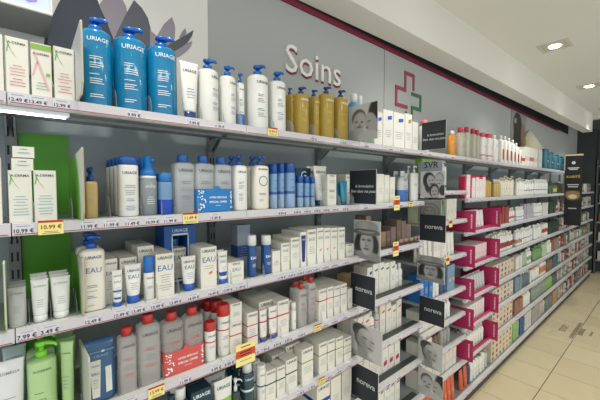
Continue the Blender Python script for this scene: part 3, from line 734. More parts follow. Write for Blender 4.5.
# ---------------------------------------------------------- third shelf
SIL = (176, 178, 174)
F(0, 3, 'tube', 7.5, 26.5, 287, 'grey-wrapped small tube', xf=.262, ranks=4, depth=.03, c=SIL, cc=SIL, hc=.06, cw=.95, brand='A-DERMA', bm=TXT_GY)
F(0, 3, 'tube', 31, 49, 279, 'white tube with green leaf', xf=.262, ranks=3, depth=.034, c=(230, 232, 226), cc=(224, 226, 220), hc=.16, cw=.8, brand='A-DERMA', bm=mat((140, 190, 110), .5))
F(0, 3, 'tube', 51, 70.5, 276, 'white tube with grey print', xf=.262, ranks=4, depth=.034, c=(230, 232, 226), cc=(224, 226, 220), hc=.16, cw=.8, brand='A-DERMA', bm=mat((140, 190, 110), .5))
F(0, 3, 'pump', 80, 104.5, 234.5, 'large blue-lettered white pump bottle', depth=.06, xf=.262, ranks=2, bf=.82, e=3.6, brand=U, bv=.87, big='EAU', c=(232, 229, 216), pc=(22, 84, 170), spout=50, blocks=[(.42, 2, TXT_BL), (.33, 1, TXT_GY), (.25, 2, TXT_BL), (.1, 1, TXT_GY)])
eau = dict(brand=U, big='EAU')
F(0, 3, 'tube', 112, 122.5, 270, 'slim white tube with blue bands', xf=.268, ranks=1, depth=.024, cc=BLUE, hc=.12, cw=.8, bands=[(.2, .26, (20, 90, 180)), (.40, .45, (20, 90, 180))], **eau)
F(0, 3, 'carton', 105, 118, 259, 'white carton with large blue lettering', depth=.04, xf=.23, ranks=3, behind=1, **eau)
F(0, 3, 'tube', 124.5, 141.5, 264, 'white cream tube with blue cap', xf=.268, ranks=1, depth=.032, cc=(20, 84, 176), hc=.2, cw=.72, lm=TXT_BL, **eau)
F(0, 3, 'carton', 120, 137.5, 257.5, 'white carton behind blue-capped tube', depth=.045, xf=.222, ranks=3, behind=1, **eau)
F(0, 3, 'capped', 143.5, 154, 256, 'white stick with blue cap', xf=.266, ranks=1, e=2, cc=(24, 110, 196), hc=.37, cw=1.0, sh=.01, brand=U, bv=.8, blocks=[(.5, 3, TXT_BL)])
F(0, 3, 'carton', 138, 154.5, 246, 'tall white carton behind blue-capped stick', depth=.05, xf=.205, ranks=3, behind=1, brand=U)
F(0, 3, 'carton', 156, 174.5, 253.5, 'white cream carton with blue lettering', depth=.05, xf=.262, ranks=3, bigv=.66, low=TXT_GY, **eau)
F(0, 3, 'tube', 181, 196, 256, 'white tube in front of blue gift box', xf=.262, ranks=1, depth=.032, cc=(20, 84, 176), hc=.2, cw=.72, lm=TXT_BL, **eau)
F(0, 3, 'carton', 201, 217, 247, 'white carton with orange square', depth=.05, xf=.262, ranks=2, mark=(230, 110, 60), mpos=(.1, .33, .22, .06), lv=.52, ln=2, **eau)
F(0, 3, 'tube', 217.5, 227.5, 251, 'slim tube with blue base bands', xf=.262, ranks=2, depth=.024, cc=BLUE, hc=.14, cw=.85, bands=[(.24, .36, (24, 64, 160))], **eau)
F(0, 3, 'carton', 228.5, 244, 262, 'small white cream carton', depth=.05, xf=.262, ranks=4, big='EAU', bigf=.5, bigv=.6, lv=.3, ln=2, brand=U)
F(1, 3, 'capped', 247, 256, 235, 'deep blue bottle with white cap', xf=.262, ranks=1, e=2, c=(18, 76, 140), cc=(228, 230, 228), hc=.24, cw=.96, sh=.03, brand='EAU', bm=TXT_WH, bv=.6, blocks=[(.4, 3, TXT_WH)])
F(1, 3, 'carton', 237.5, 250.5, 225, 'clear-wrapped blue and white pack', depth=.05, xf=.15, ranks=1, c=(150, 160, 176), band=(40, 80, 140), bz=[(.3, .55)], behind=1)
F(1, 3, 'capped', 260.5, 270.5, 235, 'deep blue bottle with white cap', xf=.262, ranks=1, e=2, c=(18, 76, 140), cc=(228, 230, 228), hc=.24, cw=.96, sh=.03, brand='EAU', bm=TXT_WH, bv=.6, blocks=[(.4, 3, TXT_WH)])
age = dict(depth=.04, xf=.262, ranks=4, brand=U, big='AGE', bigm=mat((120, 130, 160), .5), bigf=.7, bigv=.72, c=(228, 226, 214))
F(1, 3, 'carton', 272.5, 280.5, 251, 'small white carton with red dot', depth=.04, xf=.262, ranks=4, mark=RED, mpos=(0, .5, .15, .04))
F(1, 3, 'carton', 281.4, 289.8, 243, 'short white age-care carton', **age)
F(1, 3, 'carton', 290.8, 299.8, 237.5, 'medium white age-care carton', **age)
F(1, 3, 'carton', 300.3, 306.6, 232, 'white carton printed with navy tube', depth=.04, xf=.262, ranks=3, tubeart=1, lines=0)
F(1, 3, 'carton', 307.4, 316.2, 229.5, 'tall white age-care carton', **age)
for k, (xl, xr, mk) in enumerate(((317, 323.6, (232, 120, 70)), (324, 330.4, (150, 160, 200)), (330.8, 337.4, (232, 120, 70)))):
    F(1, 3, 'carton', xl, xr, 228, 'white carton with orange dot' if mk[0] > 200 else 'white carton with grey circle', mark=mk, mpos=(.05, .36, .24, .05), lines=0, **age)
F(1, 3, 'carton', 338, 345, 227.5, 'tall plain white age-care carton', **age)
F(1, 3, 'carton', 345.8, 354, 244, 'small low white carton', depth=.045, xf=.258, ranks=3, brand=U)
# third bay, third shelf: brown and beige make-up boxes
BR = [(128, 104, 92), (164, 132, 84), (120, 100, 96), (136, 112, 104), (120, 104, 92), (146, 120, 112), (150, 126, 116)]
for (xl, xr, yt), c in zip(((366, 371, 216), (380, 386, 232), (386.5, 390.5, 231), (391, 396, 227), (397, 401.5, 220), (402, 406, 221), (406.4, 411, 224)), BR):
    F(2, 3, 'carton', xl, xr, yt, 'brown make-up carton', depth=.035, xf=.21, ranks=2, c=c, lm=mat((190, 170, 156), .5))
for k in range(4):
    F(2, 3, 'jar', 399 + k * 5, 403 + k * 5, 241.5 - k * 1.2, 'small pink make-up jar', depth=.025, xf=.222, c=(214, 160, 150), cc=(226, 200, 190))

# ---------------------------------------------------------- fourth shelf
F(0, 4, 'tube', -8, 25.5, 360, 'large white tube with leaf print', xf=.268, ranks=1, depth=.05, c=(226, 228, 228), cc=(222, 224, 222), cw=.8, brand='EXOMEGA', bm=TXT_GY)
F(0, 4, 'tube', 4, 27.5, 345, 'pale aqua tube behind white tube', xf=.20, ranks=1, depth=.05, c=(186, 208, 208), cc=(200, 215, 214), cw=.8, brand='A-DERMA', bm=TXT_GY, behind=1)
F(0, 4, 'pump', 28, 57, 340, 'light green pump bottle', depth=.055, xf=.262, ranks=2, c=(178, 212, 148), pc=(126, 214, 56), e=2.6, bf=.80, brand='A-DERMA', bm=mat((90, 140, 70), .5), spout=55, sl=1.3, blocks=[(.5, 1, mat((60, 110, 60), .5)), (.4, 3, mat((90, 140, 70), .5))])
F(0, 4, 'tube', 61, 75, 341, 'slanted light green tube', xf=.265, ranks=1, depth=.04, c=(182, 212, 150), cc=(150, 210, 90), cw=.8, rz=-.5, brand='A-DERMA', bm=mat((90, 140, 70), .5))
F(0, 4, 'tube', 57.5, 76.5, 336.5, 'green tube at the back', xf=.19, ranks=2, depth=.045, c=(156, 196, 122), cc=(150, 210, 90), cw=.8, behind=1)
mic2 = dict(mic); mic2.update(c=(244, 242, 238), liquid=(.86, (204, 204, 200)), cc=(190, 48, 46), blocks=[(.62, 2, TXT_RD), (.5, 3, TXT_GY), (.34, 2, TXT_RD)])
F(0, 4, 'capped', 118, 136, 326, 'small clear red-capped bottle', depth=.045, xf=.266, ranks=1, **mic2)
F(0, 4, 'capped', 137, 159.5, 313, 'large clear red-capped bottle', depth=.052, xf=.262, ranks=1, **mic2)
duo(0, 4, (161.5, 182, 311), (182, 202.5, 306), (373, 349), (206, 84, 80), 'clear red-capped bottle pair in a coral special offer sleeve', (190, 48, 46))
rc = dict(e=2, cc=(196, 44, 44), hc=.22, cw=.98, sh=.04, brand=U, c=(232, 230, 224))
F(0, 4, 'capped', 204, 215.5, 321, 'short white bottle with red cap', xf=.266, ranks=1, band=(.62, .66, RED), blocks=[(.5, 2, TXT_GY)], **rc)
F(0, 4, 'capped', 216.5, 229, 303.5, 'tall white bottle with red cap', xf=.262, ranks=2, band=(.64, .67, RED), blocks=[(.5, 3, TXT_GY), (.25, 2, TXT_GY)], **rc)
F(0, 4, 'capped', 204, 213, 300, 'white red-capped bottle at the back', xf=.17, ranks=2, behind=1, blocks=[], **rc)
rb = dict(depth=.05, brand=U, band=(204, 60, 54), bz=[(.56, .60)], lv=.42, c=(226, 222, 212))
q = F(0, 4, 'carton', 230.5, 242, 322, 'red-banded white carton under another', xf=.262, ranks=3, **rb)
F(0, 4, 'carton', 230.5, 242, 303, 'white carton stacked on red-banded carton', xf=.262, ranks=3, zb=q[4] + q[3] + .0005, brand=U, depth=.05, behind=1)
F(1, 4, 'carton', 247.5, 258, 312, 'white carton with two red bands', xf=.262, ranks=4, depth=.05, brand=U, band=(204, 60, 54), bz=[(.6, .63), (.26, .29)], lv=.5, c=(226, 222, 212))
tb = dict(depth=.022, c=(232, 228, 220), cc=(44, 74, 150), hc=.13, cw=.8, brand=U, bands=[(.62, .66, RED), (.14, .17, (180, 40, 60))])
F(1, 4, 'tube', 259, 267, 310, 'slim white tube with red band', xf=.266, ranks=1, **tb)
F(1, 4, 'tube', 268, 277.4, 306, 'white tube with red band and blue cap', xf=.266, ranks=1, **tb)
F(1, 4, 'carton', 259, 276, 300.5, 'wide white carton behind red-banded tubes', xf=.228, ranks=4, depth=.05, brand=U, behind=1)
F(1, 4, 'carton', 278, 289, 300, 'white carton with red stripe', xf=.262, ranks=4, **rb)
F(1, 4, 'capped', 290, 295.6, 302, 'slim white lip bottle', xf=.262, ranks=2, e=2, cc=WHITE, hc=.3, cw=.9, blocks=[(.5, 3, TXT_RD)])
F(1, 4, 'capped', 296.4, 305.4, 283, 'clear bottle with red cap', depth=.035, xf=.262, ranks=2, **mic2)
F(1, 4, 'capped', 306, 314.4, 276.5, 'tall clear bottle with red cap', depth=.035, xf=.25, ranks=2, **mic2)
F(1, 4, 'carton', 319, 326.6, 289, 'white carton with thick red line', xf=.262, ranks=4, depth=.05, c=(226, 222, 212), band=(204, 50, 44), bz=[(.60, .635)], brand=U, lv=.45)
F(1, 4, 'carton', 327.2, 333.4, 287, 'white carton with red line', xf=.262, ranks=4, depth=.05, c=(226, 222, 212), band=(204, 50, 44), bz=[(.62, .65)], brand=U, lv=.45)
F(1, 4, 'carton', 334, 340, 286, 'white carton with grey line', xf=.262, ranks=4, depth=.05, c=(226, 222, 212), band=(90, 96, 100), bz=[(.63, .65)], brand=U, lv=.45)
F(1, 4, 'carton', 340.6, 347, 284, 'taller white carton with grey line', xf=.262, ranks=4, depth=.05, c=(226, 222, 212), band=(90, 96, 100), bz=[(.63, .65)], brand=U, lv=.45)
F(1, 4, 'carton', 347.6, 352.4, 289, 'narrow white carton', xf=.255, ranks=3, depth=.05, c=(220, 216, 206))

# ---------------------------------------------------------- fifth shelf
DT = (22, 66, 76)
F(0, 5, 'capped', 173, 188, 386.5, 'dark teal bottle with white cap', xf=.262, ranks=2, e=2.4, c=DT, cc=(228, 230, 228), hc=.2, cw=.7, blocks=[(.5, 2, TXT_WH)])
F(0, 5, 'carton', 191.5, 212.5, 390.5, 'dark teal carton', depth=.05, xf=.262, ranks=2, c=(20, 60, 74), brand=U, bm=TXT_WH, lm=TXT_WH)
F(0, 5, 'tube', 213.5, 232.5, 379, 'white tube with lime green base', xf=.266, ranks=1, depth=.035, cc=(120, 190, 50), hc=.3, cw=.8, brand=U, bands=[(.30, .6, (130, 200, 60))])
F(0, 5, 'tube', 204, 226, 373.5, 'pale grey tube behind lime-based tube', xf=.20, ranks=1, depth=.04, c=(200, 204, 198), cc=(190, 196, 190), brand=U, behind=1)
F(0, 5, 'pump', 231, 239.5, 378, 'small dark pump bottle', xf=.262, ranks=1, c=(44, 60, 60), pc=(226, 228, 226), bf=.66, e=2, spout=60, sl=1.5, blocks=[])
F(0, 5, 'capped', 240, 253, 362, 'dark teal bottle with white label', xf=.255, ranks=3, e=2.2, c=DT, cc=(228, 230, 228), hc=.2, cw=.72, sh=.08, brand=U, bm=TXT_WH, band=(.5, .56, (225, 228, 226)), blocks=[])
F(1, 5, 'capped', 256, 265, 364, 'white bottle with teal stripe', xf=.262, ranks=3, e=2.4, cc=WHITE, hc=.1, cw=.98, brand=U, band=(.5, .54, (20, 66, 80)), blocks=[(.4, 3, TXT_GY)])
tc = dict(depth=.05, brand=U, band=(22, 62, 80), bz=[(.54, .58)], lv=.42, c=(226, 223, 212))
F(1, 5, 'carton', 266, 276, 370, 'white carton with teal band', xf=.265, ranks=1, **tc)
F(1, 5, 'carton', 272, 285, 354, 'tall white carton with teal band', xf=.205, ranks=3, behind=1, **tc)
F(1, 5, 'carton', 277, 285.5, 366, 'short white carton with teal band', xf=.265, ranks=1, **tc)
F(1, 5, 'carton', 286.2, 297.5, 358.5, 'white carton with dark teal line', xf=.265, ranks=1, **tc)
F(1, 5, 'carton', 286, 300, 344, 'white carton at the back', xf=.205, ranks=3, behind=1, **tc)
gb = dict(depth=.05, brand=U, band=(112, 160, 50), bz=[(.58, .61)], lv=.44, c=(228, 225, 214))
F(1, 5, 'carton', 302, 313.4, 348, 'white carton with green line', xf=.265, ranks=1, **gb)
F(1, 5, 'carton', 319, 327, 342.5, 'white carton with bright green line', xf=.262, ranks=4, **gb)
F(1, 5, 'carton', 327.6, 335, 339.5, 'white carton with navy line', xf=.262, ranks=4, depth=.05, brand=U, band=(30, 50, 110), bz=[(.58, .61)], lv=.44, c=(228, 225, 214))
F(1, 5, 'carton', 336, 343.2, 337, 'white carton with olive line', xf=.262, ranks=4, **gb)
F(1, 5, 'carton', 343.8, 351.5, 337.5, 'white carton with double green line', xf=.262, ranks=3, depth=.05, brand=U, band=(112, 160, 50), bz=[(.62, .65), (.3, .33)], c=(228, 225, 214))
# sixth shelf, what shows below
F(1, 6, 'carton', 317, 330, 384, 'white carton with blue stripe', xf=.262, ranks=3, depth=.05, brand=U, band=(30, 60, 150), bz=[(.5, .6)])
F(1, 6, 'carton', 331, 341, 377, 'white carton', xf=.262, ranks=3, depth=.05)
F(1, 6, 'carton', 342, 351, 369, 'tall grey-white carton', xf=.262, ranks=3, depth=.05, c=(206, 204, 194))

# ---------------------------------------------------------- bays filled by rows
def fill(bay, s, rows, y0=None, xf=.255, merge=None):
    """rows: (kind, width, depth, height, count, desc, ranks, opts)"""
    y = bayY(bay) + .02 if y0 is None else y0; z = top(bay, s) + .0003
    if bay == 2: xf = .222
    merge = bay >= 5 if merge is None else merge
    for kind, w, d, h, n, desc, ranks, o in rows:
        if kind == 'gap': y += w; continue
        if s > 1: h = min(h, lv(bay)[s - 1] - .012 - z)
        for i in range(n):
            if y + w > bayY(bay + 1) - .006: break
            key = (bay, s); _cnt[key] = _cnt.get(key, 0) + 1
            where = '%s shelf, %s bay from left' % (shelf_word(bay, s), bay_word(bay))
            grp = '%s row, %s' % (desc, where)
            where2 = '%s from left, %s shelf, %s bay' % (ORD[_cnt[key]], shelf_word(bay, s), bay_word(bay))
            OCC.setdefault(key, []).append((y, y + w))
            hs = random.choice((1, 1, .97, .94, .90)) if bay > 3 else 1
            for k in range(min(ranks, 1 if s <= 2 or bay > 5 else 2)):
                X = xf - d / 2 - k * (d + .002) - random.uniform(0, .004)
                if X - d / 2 < .026: break
                put(kind, w * .95, d, h * hs, (X, y + w / 2, z), o.get('rz', 0), '%s, %s%s' % (desc, '' if k == 0 else ORD[k + 1] + ' in depth, ', where2), grp, o, merge)
            y += w + (.002 if bay < 4 else random.choice((.002, .003, .008, .012)))
C1, C2, C3 = (226, 222, 210), (216, 212, 202), (230, 228, 218)
def ca(w, h, n, desc, ranks=3, d=.045, **o): return ('carton', w, d, h, n, desc, ranks, o)
def bo(w, h, n, desc, ranks=1, d=None, **o):
    o.setdefault('hc', .18); o.setdefault('cw', .55); o.setdefault('sh', .15)
    return ('capped', w, d or w * .9, h, n, desc, ranks, o)
def pu(w, h, n, desc, ranks=1, d=None, **o): return ('pump', w, d or w * .85, h, n, desc, ranks, o)
def tu(w, h, n, desc, ranks=1, d=None, **o): return ('tube', w, d or w * .6, h, n, desc, ranks, o)
def ja(w, h, n, desc, ranks=2, **o): return ('jar', w, w, h, n, desc, ranks, o)
def gp(w): return ('gap', w, 0, 0, 0, '', 0, {})
PINKM, REDM = (220, 110, 120), (180, 40, 60)
sl_r = dict(mark=(200, 50, 60), mpos=(.1, .74, .5, .06)); sl_b = dict(mark=(36, 46, 70), mpos=(.1, .78, .5, .05))
# third bay, lower shelves
fill(2, 4, [ca(.055, .13, 1, 'kraft brown carton', 2, c=(176, 150, 104)), ca(.05, .12, 1, 'beige kraft carton', 2, c=(186, 162, 116)), gp(.02), ca(.045, .155, 1, 'white carton with blue square', 3, mark=(40, 70, 170)), ca(.05, .165, 2, 'white carton with dark slash', 3, c=C3, **sl_b), ca(.05, .155, 2, 'white carton with black slash', 3, c=C3, **sl_b), bo(.04, .13, 2, 'white tottle bottle', 2, cc=WHITE, hc=.2)])
fill(2, 5, [ca(.05, .15, 3, 'white carton with red slash', 4, c=C1, **sl_r), bo(.05, .15, 1, 'white bottle with grey band', 2, cc=(200, 200, 196), band=(.6, .64, REDM)), bo(.035, .16, 1, 'clear bottle with pink band', 2, c=(190, 190, 186), cc=(210, 210, 206), band=(.7, .75, (190, 60, 90))), ca(.05, .165, 2, 'tall white carton with red tick', 4, c=C1, **sl_r), ca(.05, .14, 1, 'white carton with crimson tick', 4, c=C1, **sl_r), ca(.05, .16, 1, 'white end carton with red tick', 4, c=C1, **sl_r)])
fill(2, 6, [ca(.05, .13, 3, 'plain cream carton', 4, c=C1), ca(.055, .145, 2, 'cream carton with grey window', 4, c=C1, mark=(150, 150, 146), mpos=(0, .8, .7, .14)), ca(.055, .155, 3, 'white carton with crimson square', 4, c=C3, mark=(176, 40, 80), mpos=(0, .28, .6, .16))])
fill(2, 7, [ca(.06, .14, 3, 'white carton with dark flap', 4, c=C1, mark=(140, 140, 134), mpos=(0, .75, .6, .2)), ca(.05, .15, 5, 'white carton with black tick', 3, c=C3, **sl_b)])
# fourth bay (lower, closer shelves)
GRN = (120, 160, 70)
cg = dict(c=(204, 204, 184), alpha=.6, cc=(186, 40, 62), hc=.17, cw=.62, e=3, blocks=[(.5, 3, TXT_GY)])
F(3, 1, 'capped', 448, 456, 131, 'amber bottle with white cap', xf=.25, depth=.045, c=(212, 140, 40), alpha=.95, cc=(230, 228, 222), hc=.14, cw=.5, sh=.1)
F(3, 1, 'capped', 456.5, 463.5, 127.5, 'clear gel bottle with red cap', xf=.25, depth=.05, ranks=2, **cg)
F(3, 1, 'capped', 464, 468, 127, 'slim clear bottle with red cap', xf=.25, depth=.05, ranks=2, **cg)
fill(3, 2, [ca(.05, .19, 3, 'apple green carton', 2, c=(128, 170, 74), lm=TXT_WH), gp(.02), pu(.05, .19, 3, 'pale pump bottle with navy label', 2, c=(214, 222, 214), pc=(224, 226, 222), patch=(.12, .22, (40, 70, 150)), e=3)], merge=False)
fill(3, 3, [ca(.05, .13, 2, 'pale green carton', 2, c=(196, 206, 176)), bo(.04, .14, 2, 'cream bottle', 2, cc=(206, 200, 186)), gp(.03), bo(.05, .13, 2, 'olive green bottle', 2, c=(96, 130, 70), cc=(50, 80, 50)), ca(.05, .14, 3, 'white and grey carton', 2, c=C2)], merge=False)
fill(3, 4, [tu(.05, .16, 3, 'white upright tube', 2, cc=WHITE), ca(.05, .17, 3, 'ivory carton', 3, c=C1, **sl_b), tu(.05, .15, 3, 'white conical tube', 2, cc=(220, 220, 214), lm=TXT_RD)], merge=False)
fill(3, 5, [ca(.05, .16, 3, 'bright blue carton', 2, c=(30, 110, 180), lm=TXT_WH), bo(.045, .15, 2, 'white bottle with blue text', 2, cc=WHITE), bo(.05, .14, 2, 'dark blue bottle', 2, c=(40, 70, 120), cc=(210, 214, 216)), ca(.055, .17, 2, 'grey-blue clear pack', 2, c=(120, 150, 180), mark=(220, 200, 40), mpos=(.2, .4, .4, .12))], merge=False)
fill(3, 6, [ca(.055, .12, 4, 'cream carton with grey print', 3, c=C1), bo(.045, .13, 4, 'white bottle', 2, cc=WHITE)], merge=False)
fill(3, 7, [ca(.05, .11, 3, 'ivory low carton', 2, c=C1), bo(.04, .12, 3, 'dark brown bottle', 2, c=(110, 90, 70), cc=(60, 56, 50)), bo(.045, .125, 3, 'grey bottle', 2, c=(150, 152, 150), cc=(200, 200, 196))], merge=False)
fill(3, 8, [ca(.055, .12, 9, 'grey-white carton', 2, c=C2)], merge=False)
fill(3, 9, [tu(.055, .17, 9, 'orange squeeze tube', 2, c=(210, 92, 52), cc=(196, 80, 44), lm=TXT_WH)], merge=False)

# pink trays of the fifth bay ----------------------------------------
PK = mat((178, 40, 92), .5); TXW = mat((236, 214, 224), .5)
def pink_tray(bay, s, ya, yb, hgt, desc, tall_flag=True):
    z = top(bay, s) + .0003
    root = thing('display_tray', (0, (ya + yb) / 2, z), desc, 'tray', 'pink card display trays'); hw = (yb - ya) / 2
    b = MB(); b.box(.03, .272, -hw, hw, 0, .003, PK); link('tray_base', b.mesh('tray_base'), root)
    b = MB(); b.box(.2725, .2755, -hw, hw, 0, .022, PK); link('front_edge', b.mesh('front_edge'), root)
    for sy in (-1, 1):
        b = MB(); b.add([(.05, sy * hw - .0015, .003), (.335, sy * hw - .0015, .003), (.335, sy * hw - .0015, hgt), (.05, sy * hw - .0015, hgt * .92),
                         (.05, sy * hw + .0015, .003), (.335, sy * hw + .0015, .003), (.335, sy * hw + .0015, hgt), (.05, sy * hw + .0015, hgt * .92)],
                        [(0, 1, 2, 3), (7, 6, 5, 4), (0, 4, 5, 1), (1, 5, 6, 2), (2, 6, 7, 3), (3, 7, 4, 0)], PK)
        sp = link('side_panel', b.mesh('side_panel'), root)
        b = MB(); rr = random.Random(5); v = .2
        while v < .8:      # upright line of pale lettering strokes
            l = rr.uniform(.05, .08); y_ = sy * hw - .0019
            l *= .6; b.poly([(.303, y_, hgt * v), (.313, y_, hgt * v), (.313, y_, hgt * (v + l)), (.303, y_, hgt * (v + l))], TXW); v += l + .03
        link('lettering', b.mesh('lettering'), sp)
    return root
Y4 = bayY(4)
pk = dict(band=(214, 60, 100), bz=[(0, .12), (.8, 1.0)])
F(4, 1, 'capped', 470.5, 474, 128.5, 'clear bottle with red cap', xf=.25, depth=.05, ranks=2, **cg)
F(4, 1, 'capped', 474.5, 478, 130, 'clear end bottle with red cap', xf=.25, depth=.05, ranks=1, **cg)
rw = dict(cc=(214, 54, 84), hc=.15, cw=.8, e=3, band=(.2, .25, (220, 60, 110)), blocks=[(.6, 2, TXT_RD)])
F(4, 1, 'capped', 479, 485, 133, 'white bottle with red cap', xf=.25, depth=.05, ranks=2, **rw)
F(4, 1, 'capped', 485.5, 491, 134, 'white bottle with pink-red cap', xf=.25, depth=.05, ranks=1, **rw)
sh0 = dict(cc=WHITE, hc=.13, cw=.42, sh=.12, e=3.4)
def redlab(c): return dict(flabel=(.14, .58, .3, c), blocks=[(.72, 2, TXT_GY)], **sh0)
F(4, 1, 'capped', 491.5, 496.5, 135, 'white bottle with amber label', xf=.25, depth=.045, **redlab((222, 216, 206)))
PKC = (206, 48, 92)
fill(4, 2, [ca(.022, .175, 1, 'slim pink carton', 1, c=PKC, lines=0), ca(.06, .17, 1, 'white carton with rose print', 2, c=(236, 226, 222), lm=mat((210, 120, 140), .5)), ca(.022, .175, 1, 'slim crimson-pink carton', 1, c=PKC, lines=0), ca(.06, .17, 4, 'white carton with pink top edge', 2, c=(236, 226, 222), band=PKC, bz=[(.93, 1.0)], lm=mat((210, 120, 140), .5)), gp(.01), bo(.04, .17, 3, 'golden oil flask', 2, c=(196, 160, 70), cc=(50, 44, 40), cw=.5, sh=.2)], merge=False)
for s in (3, 4, 5, 6, 7):
    pink_tray(4, s, Y4 + .012, Y4 + .50, .155, 'pink card display tray on the %s shelf of the fifth bay' % shelf_word(4, s))
    zz = [(tu(.06, .14, 6, 'white standing tube in pink tray', 2, cc=(230, 226, 226), lm=mat((210, 120, 140), .5)),), (ca(.045, .125, 9, 'pale pink carton in pink tray', 3, c=(226, 206, 206), lm=mat((200, 90, 120), .5)),),
          (tu(.05, .13, 8, 'grey-white tube in pink tray', 2, c=(200, 200, 198), cc=(190, 190, 188)),), (ca(.055, .13, 7, 'white carton in pink tray', 3, c=(226, 216, 212), lm=mat((200, 90, 120), .5)),), (bo(.05, .15, 8, 'white bottle in pink tray', 2, cc=(206, 204, 200)),)][(s - 3)]
    zs = top(4, s) + .0034
    y = Y4 + .022
    for kind, w, d, h, n, desc, ranks, o in zz:
        for i in range(n):
            if y + w > Y4 + .495: break
            for k in range(ranks):
                X = .258 - d / 2 - k * (d + .002)
                if X - d / 2 < .055: break
                lab = '%s, %s%s from left, %s shelf' % (desc, '' if k == 0 else ORD[k + 1] + ' in depth, ', ORD[i + 1], shelf_word(4, s))
                put(kind, w * .94, d, h, (X, y + w / 2, zs), 0, lab, '%s, %s shelf' % (desc, shelf_word(4, s)), o, False)
            y += w + .002
fill(4, 8, [tu(.06, .16, 2, 'orange tube on bottom shelf', 1, c=(206, 90, 56), cc=(190, 80, 50)), bo(.05, .17, 1, 'navy bottle', 2, c=(50, 66, 110), cc=(60, 76, 120)), bo(.055, .16, 5, 'off-white bottle', 2, cc=(140, 120, 100), hc=.1), bo(.05, .15, 3, 'pale grey bottle', 2, c=(190, 190, 184), cc=(170, 170, 166))], merge=False)
# sixth bay onward
ORL = mat((170, 70, 40), .5)
sham = dict(cc=WHITE, hc=.16, cw=.5, sh=.12, e=3)
for xl, xr, yt, c in ((498.5, 502, 135.6, (170, 74, 44)), (502.6, 506, 136.4, (158, 62, 42)), (506.6, 510, 138, (150, 56, 44)), (510.6, 513.6, 140, (158, 62, 42)), (514.2, 517, 143, (150, 56, 44)), (517.3, 519.3, 147, (150, 70, 50))):
    F(5, 1, 'capped', xl, xr, yt, 'white shampoo bottle with brick label', xf=.25, depth=.05, **redlab(c))
for xl, xr, yt, c in ((522, 525, 150, (200, 70, 70)), (525.5, 529.5, 147, (214, 210, 200)), (530, 533.5, 148, (200, 120, 90)), (534, 537.5, 149, (210, 210, 206))):
    F(6, 1, 'carton', xl, xr, yt, 'white carton with coloured belt', xf=.25, depth=.06, c=C3, band=c, bz=[(.3, .5)], lines=0)
F(7, 1, 'carton', 538.5, 542, 149.5, 'pale grey carton', xf=.25, depth=.06, c=(206, 208, 204))
for xl, xr, yt in ((542.5, 546.5, 149), (547, 551.5, 152)):
    F(7, 1, 'capped', xl, xr, yt, 'teal bottle with dark teal cap', xf=.25, depth=.07, c=(54, 118, 134), cc=(30, 96, 116), e=3, blocks=[(.5, 3, TXT_WH)])
for xl, xr, yt in ((552.5, 557, 154.5), (557.5, 562, 156.5)):
    F(8, 1, 'capped', xl, xr, yt, 'teal bottle at far shelf end', xf=.25, depth=.07, c=(54, 118, 134), cc=(30, 96, 116), e=3, blocks=[(.5, 3, TXT_WH)])
fill(5, 2, [bo(.045, .15, 3, 'golden flask', 2, c=(196, 166, 90), cc=(226, 224, 214)), pu(.05, .18, 6, 'cream pump bottle', 2, c=(226, 220, 196), pc=(226, 220, 200), blocks=[(.5, 3, ORL)])])
fill(6, 2, [pu(.055, .17, 4, 'white pump bottle with orange print', 2, c=C3, pc=C3, blocks=[(.4, 4, ORL)]), bo(.055, .16, 5, 'white bottle with blue dot', 2, cc=WHITE, band=(.35, .42, (60, 80, 140)))])
fill(7, 2, [bo(.06, .17, 9, 'white rounded shampoo bottle', 2, cc=WHITE, hc=.14, cw=.6, sh=.2, band=(.35, .40, (50, 70, 140)))])
fill(8, 2, [bo(.06, .15, 3, 'dark green bottle', 2, c=(52, 78, 56), cc=(40, 60, 44)), bo(.05, .14, 3, 'bottle with yellow label', 2, c=(70, 96, 66), cc=(60, 70, 60), band=(.2, .6, (206, 186, 60))), ca(.06, .14, 3, 'forest green carton', 2, c=(36, 62, 48))])
fill(5, 3, [bo(.06, .13, 3, 'amber jar bottle', 2, c=(214, 150, 40), cc=(206, 120, 40)), ca(.05, .15, 3, 'red-brown carton', 2, c=(150, 70, 60)), bo(.05, .14, 4, 'white bottle with red dot', 2, cc=(210, 200, 190), band=(.3, .5, (190, 90, 60)))])
fill(6, 3, [bo(.05, .14, 4, 'white tonic bottle', 2, cc=WHITE, band=(.3, .36, (80, 90, 150))), ca(.055, .15, 5, 'mauve-grey carton', 2, c=(176, 170, 180))])
fill(7, 3, [bo(.055, .15, 5, 'tall white bottle', 2, cc=WHITE, band=(.3, .36, (80, 90, 150))), ca(.055, .14, 4, 'white carton with grey foot', 2, c=C2)])
fill(8, 3, [ca(.06, .15, 5, 'dark green carton', 2, c=(40, 70, 54)), bo(.05, .12, 3, 'small flask with red label', 2, c=(190, 190, 180), cc=(60, 60, 56), band=(.2, .6, (170, 60, 50)))])
fill(5, 4, [bo(.05, .17, 9, 'white bottle with brown label', 2, band=(.2, .55, (140, 60, 44)), blocks=[], **sham)])
fill(6, 4, [bo(.055, .16, 3, 'white bottle with tan label', 2, band=(.2, .5, (170, 130, 100)), blocks=[], **sham), bo(.055, .16, 6, 'white bottle with blue line', 2, band=(.4, .46, (80, 100, 150)), blocks=[], **sham)])
fill(7, 4, [bo(.055, .16, 5, 'white lotion bottle', 2, blocks=[], **sham), ca(.055, .15, 4, 'red and white carton', 2, c=C3, band=(180, 60, 50), bz=[(.3, .6)])])
fill(8, 4, [ca(.06, .15, 8, 'blackish green carton', 2, c=(38, 58, 48))])
